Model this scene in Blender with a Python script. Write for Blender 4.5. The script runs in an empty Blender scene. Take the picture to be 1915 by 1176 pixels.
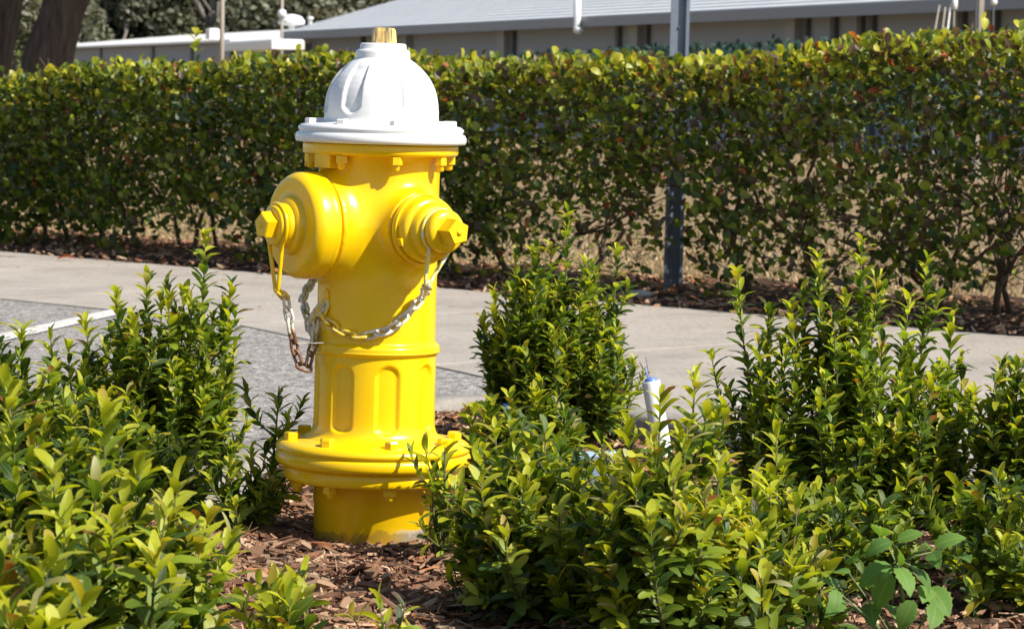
import bpy, math, random
import numpy as np
from mathutils import Matrix, Vector

R = math.radians
random.seed(7)
rng = np.random.default_rng(11)
scene = bpy.context.scene
COL = scene.collection

# ------------------------------------------------------------------ camera
F = 5500.0                 # focal length in photograph pixels (1915 wide)
CX, CY = 957.5, 588.0
CAM = Vector((0, 0, 0.735))
cam_data = bpy.data.cameras.new('camera')
cam = bpy.data.objects.new('camera', cam_data)
COL.objects.link(cam)
ROT = Matrix.Rotation(R(90 - 4.19), 3, 'X') @ Matrix.Rotation(R(0.9), 3, 'Z')
cam.matrix_world = Matrix.Translation(CAM) @ ROT.to_4x4()
cam_data.sensor_width = 36
cam_data.lens = 36 * F / 1915
cam_data.clip_start = 0.05
cam_data.clip_end = 2000
cam_data.dof.use_dof = True
cam_data.dof.focus_distance = 4.75
cam_data.dof.aperture_fstop = 20
scene.camera = cam

# ------------------------------------------------------------------ light
SUN_AZ, SUN_EL = 59, 43     # degrees right of "towards the camera", above ground
sun_dir = Vector((math.sin(R(SUN_AZ)) * math.cos(R(SUN_EL)), -math.cos(R(SUN_AZ)) * math.cos(R(SUN_EL)), math.sin(R(SUN_EL))))
world = bpy.data.worlds.new('World')
scene.world = world
world.use_nodes = True
wn = world.node_tree.nodes
sky = wn.new('ShaderNodeTexSky')
sky.sky_type = 'NISHITA'
sky.sun_disc = False
sky.sun_elevation = R(SUN_EL)
sky.sun_rotation = math.atan2(sun_dir.x, sun_dir.y)
world.node_tree.links.new(sky.outputs[0], wn['Background'].inputs[0])
wn['Background'].inputs[1].default_value = 0.09
sl = bpy.data.lights.new('sun', 'SUN')
sl.energy = 5.0
sl.angle = R(0.5)
sl.color = (1.0, 0.95, 0.86)
sun = bpy.data.objects.new('sun', sl)
sun.rotation_euler = sun_dir.to_track_quat('Z', 'Y').to_euler()
sun.location = (8, -6, 9)
COL.objects.link(sun)
scene.view_settings.view_transform = 'Standard'
scene.view_settings.look = 'None'
scene.view_settings.exposure = 0.57
scene.view_settings.gamma = 1
scene.view_settings.use_curve_mapping = False


# ------------------------------------------------------------------ helpers
def ray(px, py):
    return ROT @ Vector(((px - CX) / F, -(py - CY) / F, -1))

def at(px, py, Y):
    d = ray(px, py)
    return CAM + d * (Y / d.y)

def gnd(px, py, z=0.0):
    d = ray(px, py)
    return CAM + d * ((z - CAM.z) / d.z)

def tag(o, label=None, cat=None, group=None, kind=None):
    if label: o['label'] = label
    if cat: o['category'] = cat
    if group: o['group'] = group
    if kind: o['kind'] = kind
    return o

def empty(name, loc, label=None, cat=None, group=None, rot=None):
    o = bpy.data.objects.new(name, None)
    o.location = loc
    if rot: o.rotation_euler = rot
    o.empty_display_size = 0.1
    COL.objects.link(o)
    return tag(o, label, cat, group)

def link(name, me, parent=None, loc=None):
    o = bpy.data.objects.new(name, me)
    COL.objects.link(o)
    if parent: o.parent = parent
    if loc is not None: o.location = loc
    return o

class MB:
    def __init__(s): s.v = []; s.f = []; s.sm = []
    def add(s, vs, fs, smooth=True, M=None):
        b = len(s.v)
        for p in vs:
            p = Vector(p)
            s.v.append(tuple(M @ p) if M is not None else tuple(p))
        for f in fs:
            s.f.append(tuple(i + b for i in f)); s.sm.append(smooth)
        return s
    def box(s, lo, hi, M=None, bev=0.0):
        x0, y0, z0 = lo; x1, y1, z1 = hi
        if bev <= 0:
            vs = [(x0,y0,z0),(x1,y0,z0),(x1,y1,z0),(x0,y1,z0),(x0,y0,z1),(x1,y0,z1),(x1,y1,z1),(x0,y1,z1)]
            fs = [(0,3,2,1),(4,5,6,7),(0,1,5,4),(1,2,6,5),(2,3,7,6),(3,0,4,7)]
            return s.add(vs, fs, False, M)
        b = bev
        poly = [(x0,y0,x1,y1,z0),(x0,y0,x1,y1,z1-b)]
        vs = [(x0,y0,z0),(x1,y0,z0),(x1,y1,z0),(x0,y1,z0),
              (x0,y0,z1-b),(x1,y0,z1-b),(x1,y1,z1-b),(x0,y1,z1-b),
              (x0+b,y0+b,z1),(x1-b,y0+b,z1),(x1-b,y1-b,z1),(x0+b,y1-b,z1)]
        fs = [(0,3,2,1),(8,9,10,11)]
        for a in (0,4):
            for i in range(4):
                j = (i+1)%4
                fs.append((a+i, a+j, a+4+j, a+4+i))
        return s.add(vs, fs, False, M)
    def lathe(s, prof, seg=48, M=None, smooth=True, cap0=True, cap1=True, phase=0.0, fn=None):
        vs = []; fs = []
        n = len(prof)
        for i, (r, z) in enumerate(prof):
            for k in range(seg):
                a = 2*math.pi*k/seg + phase
                rr = fn(a, r, z) if fn else r
                vs.append((rr*math.cos(a), rr*math.sin(a), z))
        for i in range(n-1):
            for k in range(seg):
                k2 = (k+1) % seg
                fs.append((i*seg+k, i*seg+k2, (i+1)*seg+k2, (i+1)*seg+k))
        s.add(vs, fs, smooth, M)
        if cap0: s.add(vs[:seg], [tuple(reversed(range(seg)))], False, M)
        if cap1: s.add(vs[-seg:], [tuple(range(seg))], False, M)
        return s
    def tube(s, pts, rad, seg=8, M=None, closed=False, smooth=True):
        pts = [Vector(p) for p in pts]
        n = len(pts)
        if not hasattr(rad, '__len__'): rad = [rad]*n
        vs = []; fs = []
        prev = None
        for i, p in enumerate(pts):
            if closed: t = pts[(i+1)%n] - pts[i-1]
            else: t = pts[min(i+1,n-1)] - pts[max(i-1,0)]
            t.normalize()
            if prev is None:
                ref = Vector((0,0,1)) if abs(t.z) < .9 else Vector((1,0,0))
                u = t.cross(ref).normalized()
            else:
                u = (prev - t*prev.dot(t)).normalized()
            prev = u
            w = t.cross(u)
            for k in range(seg):
                a = 2*math.pi*k/seg
                vs.append(p + (u*math.cos(a) + w*math.sin(a))*rad[i])
        m = n if closed else n-1
        for i in range(m):
            for k in range(seg):
                k2 = (k+1)%seg; j = (i+1)%n
                fs.append((i*seg+k, i*seg+k2, j*seg+k2, j*seg+k))
        if not closed:
            fs.append(tuple(reversed(range(seg)))); fs.append(tuple((n-1)*seg+k for k in range(seg)))
        return s.add(vs, fs, smooth, M)
    def mesh(s, name, mat):
        me = bpy.data.meshes.new(name)
        me.from_pydata(s.v, [], s.f)
        me.polygons.foreach_set('use_smooth', s.sm)
        if mat:
            for m in (mat if isinstance(mat, (list, tuple)) else [mat]): me.materials.append(m)
        me.update()
        return me
    def build(s, name, mat, parent=None, loc=None):
        return link(name, s.mesh(name, mat), parent, loc)

def np_mesh(name, V, faces, mat, attrs=None, smooth=True):
    """V (n,3); faces = list of int arrays (m,k); attrs = {name: (n,4) colour or (n,3) vector}"""
    me = bpy.data.meshes.new(name)
    me.vertices.add(len(V))
    me.vertices.foreach_set('co', np.ascontiguousarray(V, dtype=np.float32).ravel())
    tot = np.concatenate([np.full(len(f), f.shape[1], dtype=np.int32) for f in faces])
    idx = np.concatenate([f.astype(np.int32).ravel() for f in faces])
    st = np.concatenate([[0], np.cumsum(tot)[:-1]]).astype(np.int32)
    me.loops.add(len(idx)); me.loops.foreach_set('vertex_index', idx)
    me.polygons.add(len(tot))
    me.polygons.foreach_set('loop_start', st)
    me.polygons.foreach_set('loop_total', tot)
    me.polygons.foreach_set('use_smooth', np.full(len(tot), smooth))
    for k, a in (attrs or {}).items():
        ty = 'FLOAT_COLOR' if a.shape[1] == 4 else 'FLOAT_VECTOR'
        at_ = me.attributes.new(k, ty, 'POINT')
        at_.data.foreach_set('color' if ty == 'FLOAT_COLOR' else 'vector', np.ascontiguousarray(a, dtype=np.float32).ravel())
    me.update(calc_edges=True)
    me.materials.append(mat)
    return me

# ------------------------------------------------------------------ materials
class N:
    """small node-tree builder"""
    def __init__(s, name):
        s.m = bpy.data.materials.new(name); s.m.use_nodes = True
        s.t = s.m.node_tree; s.b = s.t.nodes['Principled BSDF']
        s.co = s.t.nodes.new('ShaderNodeTexCoord')
    def l(s, a, b): s.t.links.new(a, b)
    def new(s, ty, **kw):
        n = s.t.nodes.new(ty)
        for k, v in kw.items(): setattr(n, k, v)
        return n
    def noise(s, scale, detail=4, rough=.55, vec=None, dim='Object'):
        n = s.new('ShaderNodeTexNoise'); n.inputs['Scale'].default_value = scale
        n.inputs['Detail'].default_value = detail; n.inputs['Roughness'].default_value = rough
        s.l(vec or s.co.outputs[dim], n.inputs['Vector']); return n.outputs['Fac']
    def vor(s, scale, vec=None, feat='F1', out='Color'):
        n = s.new('ShaderNodeTexVoronoi', feature=feat); n.inputs['Scale'].default_value = scale
        s.l(vec or s.co.outputs['Object'], n.inputs['Vector']); return n.outputs[out]
    def scaled(s, sc):
        n = s.new('ShaderNodeMapping'); n.inputs['Scale'].default_value = sc
        s.l(s.co.outputs['Object'], n.inputs['Vector']); return n.outputs[0]
    def ramp(s, fac, stops):
        n = s.new('ShaderNodeValToRGB'); e = n.color_ramp.elements
        while len(e) < len(stops): e.new(.5)
        for i, (p, c) in enumerate(stops):
            e[i].position = p; e[i].color = (*c, 1) if len(c) == 3 else c
        s.l(fac, n.inputs[0]); return n.outputs[0]
    def mix(s, fac, a, b, mode='MIX'):
        n = s.new('ShaderNodeMix', data_type='RGBA', blend_type=mode)
        for v, i in ((fac, 0), (a, 6), (b, 7)):
            if hasattr(v, 'links'): s.l(v, n.inputs[i])
            elif isinstance(v, (int, float)): n.inputs[i].default_value = v
            else: n.inputs[i].default_value = (*v, 1)
        return n.outputs[2]
    def math(s, op, a, b=0.0):
        n = s.new('ShaderNodeMath', operation=op)
        for i, v in enumerate((a, b)):
            if hasattr(v, 'links'): s.l(v, n.inputs[i])
            else: n.inputs[i].default_value = v
        return n.outputs[0]
    def bump(s, h, strength=.3, dist=.002, prev=None):
        n = s.new('ShaderNodeBump'); n.inputs['Strength'].default_value = strength
        n.inputs['Distance'].default_value = dist
        s.l(h, n.inputs['Height'])
        if prev is not None: s.l(prev, n.inputs['Normal'])
        s.l(n.outputs[0], s.b.inputs['Normal']); return n.outputs[0]
    def done(s, col=None, rough=.6, spec=.5, metal=0.0):
        if col is not None:
            if hasattr(col, 'links'): s.l(col, s.b.inputs['Base Color'])
            else: s.b.inputs['Base Color'].default_value = (*col, 1)
        if hasattr(rough, 'links'): s.l(rough, s.b.inputs['Roughness'])
        else: s.b.inputs['Roughness'].default_value = rough
        s.b.inputs['Specular IOR Level'].default_value = spec
        s.b.inputs['Metallic'].default_value = metal
        return s.m

def plain(name, col, rough=.6, var=.15, scale=8, spec=.5, bump=0, bscale=60):
    n = N(name)
    f = n.noise(scale, 5)
    c = n.mix(f, tuple(x*(1-var) for x in col), tuple(min(1, x*(1+var)) for x in col))
    if bump: n.bump(n.noise(bscale, 4), bump, .003)
    return n.done(c, rough, spec)

def paint(name, col, dirt, chip=None):
    n = N(name)
    f = n.noise(5, 5)
    c = n.mix(n.math('MULTIPLY', f, .35), col, tuple(x*.86 for x in col))
    # thin settled grime and small scuffs
    d = n.ramp(n.noise(22, 8, .7), [(.60, (0,0,0)), (.74, (1,1,1))])
    c = n.mix(n.math('MULTIPLY', d, .22), c, dirt)
    if chip:
        k = n.ramp(n.noise(65, 6, .75), [(.70, (0,0,0)), (.73, (1,1,1))])
        c = n.mix(n.math('MULTIPLY', k, .75), c, chip)
    b = n.bump(n.noise(14, 3), .16, .004)
    n.bump(n.noise(160, 5, .65), .10, .001, b)
    r = n.math('ADD', n.math('MULTIPLY', n.noise(30, 4), .16), .20)
    return n.done(c, r, .5)

M = {}
M['yellow'] = paint('yellow_paint', (.88, .555, .002), (.45, .27, .03), None)
M['white'] = paint('white_paint', (.76, .76, .755), (.55, .53, .47), None)
# operating nut: worn cream-yellow over grey metal with streaks
n = N('worn_paint')
sv = n.scaled((90, 90, 9))
k = n.ramp(n.noise(1, 6, .6, vec=sv), [(.47, (0,0,0)), (.60, (1,1,1))])
c = n.mix(k, (.80, .55, .17), (.16, .13, .09))
n.bump(n.noise(1, 5, vec=sv), .3, .002)
M['nut'] = n.done(c, .55)
n = N('concrete_smear')
k = n.ramp(n.noise(30, 6, .7), [(.45, (0,0,0)), (.56, (1,1,1))])
M['pipe'] = None

def chain_mat(name, a, b, thr):
    n = N(name)
    k = n.ramp(n.noise(110, 4, .6), [(thr, (0,0,0)), (thr+.06, (1,1,1))])
    n.bump(n.noise(260, 4), .5, .001)
    return n.done(n.mix(k, a, b), .55)
M['ch_yel'] = chain_mat('chain_yellow_paint', (.75, .52, .03), (.62, .58, .42), .56)
M['ch_wht'] = chain_mat('chain_pale_paint', (.72, .69, .58), (.42, .40, .36), .56)
M['ch_gry'] = chain_mat('chain_bare_steel', (.38, .38, .36), (.68, .62, .42), .50)
M['ch_hang'] = chain_mat('hanger_worn_paint', (.80, .62, .10), (.70, .68, .56), .50)
M['ch_rst'] = chain_mat('chain_rust', (.17, .075, .035), (.30, .17, .10), .53)

n = N('concrete_walk')
f1 = n.noise(1.3, 6, .6); f2 = n.noise(60, 6, .7)
c = n.ramp(f1, [(.3, (.30, .255, .21)), (.7, (.42, .365, .31))])
c = n.mix(.45, c, n.ramp(f2, [(.25, (.26, .235, .205)), (.8, (.58, .54, .485))]), 'MIX')
st = n.ramp(n.noise(3.1, 8, .72), [(.46, (0,0,0)), (.70, (1,1,1))])
c = n.mix(n.math('MULTIPLY', st, .70), c, (.24, .21, .18))
br = n.noise(1, 3, .6, vec=n.scaled((70, 9, 10)))
c = n.mix(n.math('MULTIPLY', n.ramp(br, [(.45,(0,0,0)),(.62,(1,1,1))]), .22), c, (.25, .22, .19))
b = n.bump(br, .35, .004); n.bump(f2, .4, .003, b)
M['concrete'] = n.done(c, .85, .25)
n = N('kerb_concrete')
f2 = n.noise(45, 8, .7)
c = n.ramp(f2, [(.25, (.19, .168, .145)), (.55, (.28, .255, .225)), (.85, (.38, .35, .31))])
st = n.ramp(n.noise(6, 7, .7), [(.52, (0,0,0)), (.72, (1,1,1))])
c = n.mix(n.math('MULTIPLY', st, .45), c, (.19, .165, .14))
b = n.bump(n.noise(12, 5), .5, .006); n.bump(f2, .5, .003, b)
M['kerb'] = n.done(c, .88, .25)
n = N('asphalt')
v = n.vor(85); v2 = n.vor(40)
sep = n.new('ShaderNodeSeparateColor'); n.l(v, sep.inputs[0])
sep2 = n.new('ShaderNodeSeparateColor'); n.l(v2, sep2.inputs[0])
c = n.ramp(sep.outputs[0], [(0, (.095, .087, .083)), (.45, (.24, .218, .20)), (.8, (.40, .366, .335)), (1, (.60, .555, .515))])
c2 = n.ramp(sep2.outputs[1], [(.2, (.11, .101, .096)), (.8, (.36, .335, .318))])
c = n.mix(.3, c, c2)
c = n.mix(n.math('MULTIPLY', n.ramp(n.noise(1.2, 5), [(.35,(0,0,0)),(.7,(1,1,1))]), .3), c, (.31, .29, .275))
b = n.bump(n.vor(110, out='Distance'), .7, .006); n.bump(n.noise(25, 5), .3, .006, b)
M['asphalt'] = n.done(c, .8, .3)
n = N('road_paint')
k = n.ramp(n.noise(55, 6, .75), [(.47, (0,0,0)), (.62, (1,1,1))])
M['line'] = n.done(n.mix(n.math('MULTIPLY', k, .85), (.66, .64, .60), (.30, .28, .27)), .7)
n.bump(n.vor(110, out='Distance'), .4, .004)
n = N('soil')
f = n.noise(30, 8, .7)
c = n.ramp(f, [(.3, (.03, .02, .014)), (.55, (.085, .05, .032)), (.8, (.17, .10, .062))])
n.bump(f, .8, .02)
M['soil'] = n.done(c, .95, .1)
n = N('dry_lawn')
f = n.noise(3, 6, .65); f2 = n.noise(1, 6, .7, vec=n.scaled((60, 60, 60)))
c = n.ramp(f2, [(.3, (.20, .135, .075)), (.55, (.36, .255, .145)), (.8, (.50, .38, .235))])
c = n.mix(n.math('MULTIPLY', n.ramp(f, [(.5,(0,0,0)),(.7,(1,1,1))]), .5), c, (.20, .17, .07))
n.bump(f2, .9, .03)
M['lawn'] = n.done(c, .95, .1)

def tint_mat(name, rough=.9, spec=.15, bump=.4, bscale=180, var=.35):
    n = N(name)
    a = n.new('ShaderNodeAttribute', attribute_name='tint')
    oi = n.new('ShaderNodeObjectInfo')
    f = n.noise(bscale*.4, 5, .65)
    k = n.math('ADD', n.math('MULTIPLY', f, var*2), 1-var)
    k = n.math('MULTIPLY', k, n.math('ADD', n.math('MULTIPLY', oi.outputs['Random'], .3), .85))
    vm = n.new('ShaderNodeVectorMath', operation='SCALE')
    n.l(a.outputs['Color'], vm.inputs[0]); n.l(k, vm.inputs['Scale'])
    n.bump(n.noise(1, 4, vec=n.scaled((bscale, bscale, bscale))), bump, .003)
    return n.done(vm.outputs[0], rough, spec)
M['bark_chip'] = tint_mat('bark_chip', .9, .12, .8, 140, .45)
M['grass'] = tint_mat('dry_grass', .8, .2, 0.1, 60, .2)

def leaf_mat(name, rough, trans, vein=.55, spec=.5, tone=None):
    n = N(name)
    a = n.new('ShaderNodeAttribute', attribute_name='tint')
    uv = n.new('ShaderNodeAttribute', attribute_name='leafuv')
    oi = n.new('ShaderNodeObjectInfo')
    sx = n.new('ShaderNodeSeparateXYZ'); n.l(uv.outputs['Vector'], sx.inputs[0])
    ax = n.math('ABSOLUTE', sx.outputs[0])
    mid = n.math('SUBTRACT', 1.0, n.math('MULTIPLY', ax, 11.0))
    mid = n.math('MAXIMUM', mid, 0.0)
    # side veins: stripes slanted off the midrib
    st = n.math('SINE', n.math('MULTIPLY', n.math('SUBTRACT', sx.outputs[1], n.math('MULTIPLY', ax, .28)), 62.0))
    edge = n.ramp(ax, [(.80, (0,0,0)), (.97, (1,1,1))])
    f = n.noise(70, 4, .6)
    k = n.math('ADD', n.math('MULTIPLY', f, .5), .75)
    k = n.math('MULTIPLY', k, n.math('ADD', n.math('MULTIPLY', oi.outputs['Random'], .36), .82))
    k = n.math('MULTIPLY', k, n.math('ADD', n.math('MULTIPLY', st, .05), 1.0))
    vm = n.new('ShaderNodeVectorMath', operation='SCALE')
    n.l(a.outputs['Color'], vm.inputs[0]); n.l(k, vm.inputs['Scale'])
    c = n.mix(n.math('MULTIPLY', mid, vein), vm.outputs[0], (.36, .38, .09))
    c = n.mix(n.math('MULTIPLY', edge, vein*.55), c, (.34, .36, .06))
    if tone: c = n.mix(1.0, c, tone, 'MULTIPLY')
    sp = n.ramp(n.noise(190, 3, .6), [(.68, (0,0,0)), (.72, (1,1,1))])
    c = n.mix(n.math('MULTIPLY', sp, .35), c, (.13, .07, .02))
    n.bump(n.math('ADD', n.math('MULTIPLY', st, .3), n.noise(240, 3)), .22, .0015)
    m = n.done(c, rough, spec)
    out = n.t.nodes['Material Output']
    tr = n.new('ShaderNodeBsdfTranslucent')
    tc = n.mix(1.0, c, (1.35, 1.3, .5), 'MULTIPLY')
    n.l(tc, tr.inputs['Color'])
    ms = n.new('ShaderNodeMixShader'); ms.inputs[0].default_value = trans
    n.l(n.b.outputs[0], ms.inputs[1]); n.l(tr.outputs[0], ms.inputs[2])
    n.l(ms.outputs[0], out.inputs['Surface'])
    return m
M['leaf'] = leaf_mat('shrub_leaf', .40, .47)
M['hleaf'] = leaf_mat('hedge_leaf', .36, .44, .25, .5, (1.20, 1.07, 1.45))
M['wleaf'] = leaf_mat('weed_leaf', .5, .42, .6, .3)
M['tleaf'] = leaf_mat('tree_leaf', .6, .2, .0, .3)
M['stem'] = plain('shrub_stem', (.11, .10, .035), .7, .3, 40)
M['twig'] = plain('hedge_twig', (.13, .095, .065), .85, .4, 25, .2, .5, 90)
M['weedstem'] = plain('weed_stem', (.13, .17, .05), .6, .2, 40)

def bark_mat(name, a, b):
    n = N(name)
    sv = n.scaled((22, 22, 3.2))
    f = n.noise(1, 8, .7, vec=sv)
    c = n.ramp(f, [(.3, a), (.7, b)])
    n.bump(f, 1.0, .05)
    return n.done(c, .95, .1)
M['bark'] = bark_mat('oak_bark', (.045, .038, .034), (.15, .118, .098))
M['bark2'] = bark_mat('grey_bark', (.14, .125, .105), (.30, .275, .24))

n = N('galvanised_post')
f = n.noise(18, 5)
M['post'] = n.done(n.mix(f, (.12, .145, .20), (.20, .23, .29)), .42, .5, .15)
n.bump(n.noise(60, 4), .15, .002)
M['pvc'] = plain('white_plastic', (.78, .78, .77), .35, .05, 20)
M['bluepl'] = plain('blue_plastic', (.10, .20, .55), .45, .2, 40)
M['palebl'] = plain('pale_blue_plastic', (.42, .56, .70), .5, .12, 25)
M['stone'] = plain('pale_stone', (.42, .38, .33), .9, .3, 40, .2, .5)
M['wall'] = plain('grey_wall', (.29, .325, .385), .85, .06, 1.5)
M['pilaster'] = plain('pale_trim', (.32, .33, .35), .8, .06, 2)
M['darktrim'] = plain('dark_trim', (.10, .105, .115), .7, .1, 2)
M['fascia'] = plain('fascia', (.25, .265, .29), .6, .06, 2)
M['soffit'] = plain('soffit', (.20, .20, .21), .8, .05, 2)
M['metalwhite'] = plain('white_metal', (.74, .74, .73), .5, .06, 3)
M['glass'] = plain('window_glass', (.05, .055, .06), .12, .1, 2)
n = N('shingle')
c = n.ramp(n.noise(1.2, 6, .6), [(.3, (.55, .565, .59)), (.7, (.66, .675, .695))])
c = n.mix(.4, c, n.ramp(n.noise(30, 3), [(.3, (.42,.43,.45)), (.7, (.70,.71,.72))]))
M['shingle'] = n.done(c, .9, .2)
M['polepaint'] = plain('weathered_pole', (.36, .32, .265), .8, .2, 6)

# ------------------------------------------------------------------ setting
def poly_sheet(name, pts, z, mat, kind='structure', thick=0, parent=None):
    mb = MB(); n_ = len(pts)
    if thick:
        b = .0025
        c = Vector((sum(p[0] for p in pts)/n_, sum(p[1] for p in pts)/n_))
        ins = []
        for i, p in enumerate(pts):
            a = Vector(pts[i-1][:2]); q = Vector(p[:2]); d = Vector(pts[(i+1)%n_][:2])
            v = ((a-q).normalized() + (d-q).normalized())
            ins.append(q + v*b)
        vs = [(p[0], p[1], z-thick) for p in pts] + [(p[0], p[1], z-b) for p in pts] + [(p.x, p.y, z) for p in ins]
        fs = [tuple(range(2*n_, 3*n_))]
        for a in (0, n_):
            for i in range(n_):
                j = (i+1) % n_; fs.append((a+i, a+j, a+n_+j, a+n_+i))
        mb.add(vs, fs, False)
    else:
        mb.add([(p[0], p[1], z) for p in pts], [tuple(range(n_))], False)
    o = mb.build(name, mat, parent)
    if kind: o['kind'] = kind
    return o

poly_sheet('ground', [(-600, -100), (600, -100), (600, 900), (-600, 900)], -.110, M['lawn'])

# pavement frame: s along the pavement, t across it (towards the bed)
P0 = Vector((-2.5, 14.4)); U = Vector((.700, -.714)); T = Vector((-.714, -.700))
def st(s, t): p = P0 + U*s + T*t; return (p.x, p.y)
poly_sheet('asphalt', [(-14, 1), (2.2, 1), st(7, 2.0), st(5, 1.5), st(0, 1.5), st(-9, 1.3), (-14, 20)], -.055, M['asphalt'])
def tn(q): return 1.88 + .33*min(2.11, max(0, q-4.05)) + .30*max(0, q-6.16)
walk = MB().add([(*st(q, .01), -.0524) for q in (-9, 4, 6, 13)] + [(*st(q, tn(q)-.03 if q < 8 else 4.0), -.0524) for q in (13, 7.2, 6.1, 5, 4, -9)],
                [tuple(range(10))], False).build('pavement', M['soil'])
walk['kind'] = 'structure'
g = .005
s = -9.3
while s < 12:
    e = s + 1.5
    t0, t1 = (tn(s), tn(e)) if e < 8 else (3.7, 3.7 + .35*(e-8))
    mid = [st(e-g, t1)]
    if s < 4.05 < e: mid = [st(e-g, t1), st(4.05, tn(4.05))]
    if s < 6.16 < e: mid = [st(e-g, t1), st(6.16, tn(6.16))]
    poly_sheet('paving_slab', [st(s+g, 0), st(e-g, 0)] + mid + [st(s+g, t0)], -.050, M['concrete'], None, .038, walk)
    s = e

lp = np.array([(*st(rng.uniform(-1, 8), rng.uniform(.02, 1) ** 2 * 1.8), -.046) for _ in range(170)])
LL_ = rng.uniform(.006, .022, len(lp))
LITTER = (lp, LL_)
# white parking line
a = gnd(-60, 650, -.06); b = gnd(262, 577, -.06)
d = (b-a).normalized(); w = Vector((d.y, -d.x, 0))*.05
poly_sheet('parking_line', [tuple(p)[:2] for p in (a-w, a+w, b+w, b-w)], -.0505, M['line'])

# strip of mulch under the hedge
strip = MB()
NS = 60
vs = []; fs = []
for i in range(NS+1):
    s = -8 + 20*i/NS
    for j, t in enumerate((.0, -.12, -.6, -1.1, -1.45)):
        p = st(s, t)
        vs.append((p[0], p[1], -.075 + (.03 if j else 0) + .018*math.sin(s*5.1+j*2)))
for i in range(NS):
    for j in range(4): fs.append((i*5+j, i*5+j+1, i*5+j+6, i*5+j+5))
ms = strip.add(vs, fs).build('mulch_strip', M['soil'])
ms['kind'] = 'structure'

# kerb round the bed
KP = [(-1.02, 1.0), (-.98, 4.2), (-.82, 5.0), (-.685, 5.6), (-.595, 6.1), (-.515, 6.5), (-.405, 6.88), (-.26, 7.16), (-.08, 7.29),
      (.10, 7.27), (.27, 7.12), (.54, 6.62), (.83, 5.95), (1.07, 5.3), (1.5, 4.0), (1.7, 1.0)]
def smooth_line(P, k=6):
    P = [Vector(p) for p in P]; out = []
    for i in range(len(P)-1):
        p0 = P[max(i-1, 0)]; p1 = P[i]; p2 = P[i+1]; p3 = P[min(i+2, len(P)-1)]
        for j in range(k):
            t = j/k
            out.append(.5*((2*p1) + (p2-p0)*t + (2*p0-5*p1+4*p2-p3)*t*t + (3*p1-p0-3*p2+p3)*t**3))
    out.append(P[-1]); return out
KP = [(x*.948, y*.948) if y > 3 else (x, y) for (x, y) in KP]
KL = smooth_line(KP)
sec = [(0, -.10), (0, .018), (.008, .034), (.02, .041), (.112, .044), (.124, .037), (.13, .02), (.132, -.04)]
vs = []; fs = []
for i, p in enumerate(KL):
    t = (KL[min(i+1, len(KL)-1)] - KL[max(i-1, 0)]).normalized()
    nrm = Vector((t.y, -t.x))
    for (o_, z) in sec:
        q = p + nrm*o_
        jz = .0012*math.sin(i*1.7+o_*40) + .002*math.sin(i*.6)
        vs.append((q.x, q.y, z + (jz if z > 0 else 0)))
m_ = len(sec)
for i in range(len(KL)-1):
    for j in range(m_-1): fs.append((i*m_+j, i*m_+j+1, (i+1)*m_+j+1, (i+1)*m_+j))
kb = MB().add(vs, fs).build('kerb', M['kerb'])
kb['kind'] = 'structure'

# planting bed surface
HYD = gnd(694, 1007, 0)
def kerb_x(Y, side):
    best = []
    for i in range(len(KL)-1):
        a, b = KL[i], KL[i+1]
        if (a.y-Y)*(b.y-Y) <= 0 and a.y != b.y:
            best.append(a.x + (b.x-a.x)*(Y-a.y)/(b.y-a.y))
    if not best: return .0
    return min(best) if side < 0 else max(best)
def bed_z(x, y):
    z = .010*math.sin(9.1*x+4.2*y) + .008*math.sin(17*x-13*y+1) + .006*math.sin(31*x+23*y) - .004
    d = math.hypot(x-HYD.x, y-HYD.y)
    return z*min(1, max(.2, d/.3)) + .006 - .012*max(0, 1-d/.22)
vs = []; fs = []
rows, cols = 90, 50
for i in range(rows+1):
    Y = 1.05 + (6.84-1.05)*i/rows
    xl = kerb_x(Y, -1)+.10; xr = kerb_x(Y, 1)-.10
    if xr < xl: xl = xr = .5*(xl+xr)
    for j in range(cols+1):
        x = xl + (xr-xl)*j/cols
        vs.append((x, Y, bed_z(x, Y)))
for i in range(rows):
    for j in range(cols):
        q = i*(cols+1)+j; fs.append((q, q+1, q+cols+2, q+cols+1))
bed = MB().add(vs, fs).build('planting_bed', M['soil'])
bed['kind'] = 'structure'

# ------------------------------------------------------------------ bark chips
def chip_verts(k):
    r_ = random.Random(100+k)
    n_ = 6
    top = []
    for i in range(n_):
        a = 2*math.pi*i/n_ + r_.uniform(-.25, .25)
        top.append((.5*math.cos(a)*r_.uniform(.75, 1.1), .5*math.sin(a)*r_.uniform(.6, 1.2)))
    bend = r_.uniform(-.25, .35)
    V = []
    for z in (0, 1):
        for (x, y) in top:
            V.append((x, y, (.08 if z else -.08) + bend*(x*x-.1) + r_.uniform(-.03, .03)))
    Fs4 = [(i, (i+1) % n_, n_+(i+1) % n_, n_+i) for i in range(n_)]
    Fs6 = [tuple(range(n_-1, -1, -1)), tuple(range(n_, 2*n_))]
    return np.array(V), np.array(Fs4), np.array(Fs6)
CHIPS = [chip_verts(k) for k in range(8)]
CHIP_COL = np.array([(.25, .128, .076), (.34, .195, .118), (.45, .285, .18), (.16, .084, .052), (.54, .385, .25), (.42, .18, .085), (.075, .045, .031)])
CHIP_P = [.27, .24, .15, .15, .07, .07, .05]

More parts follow.
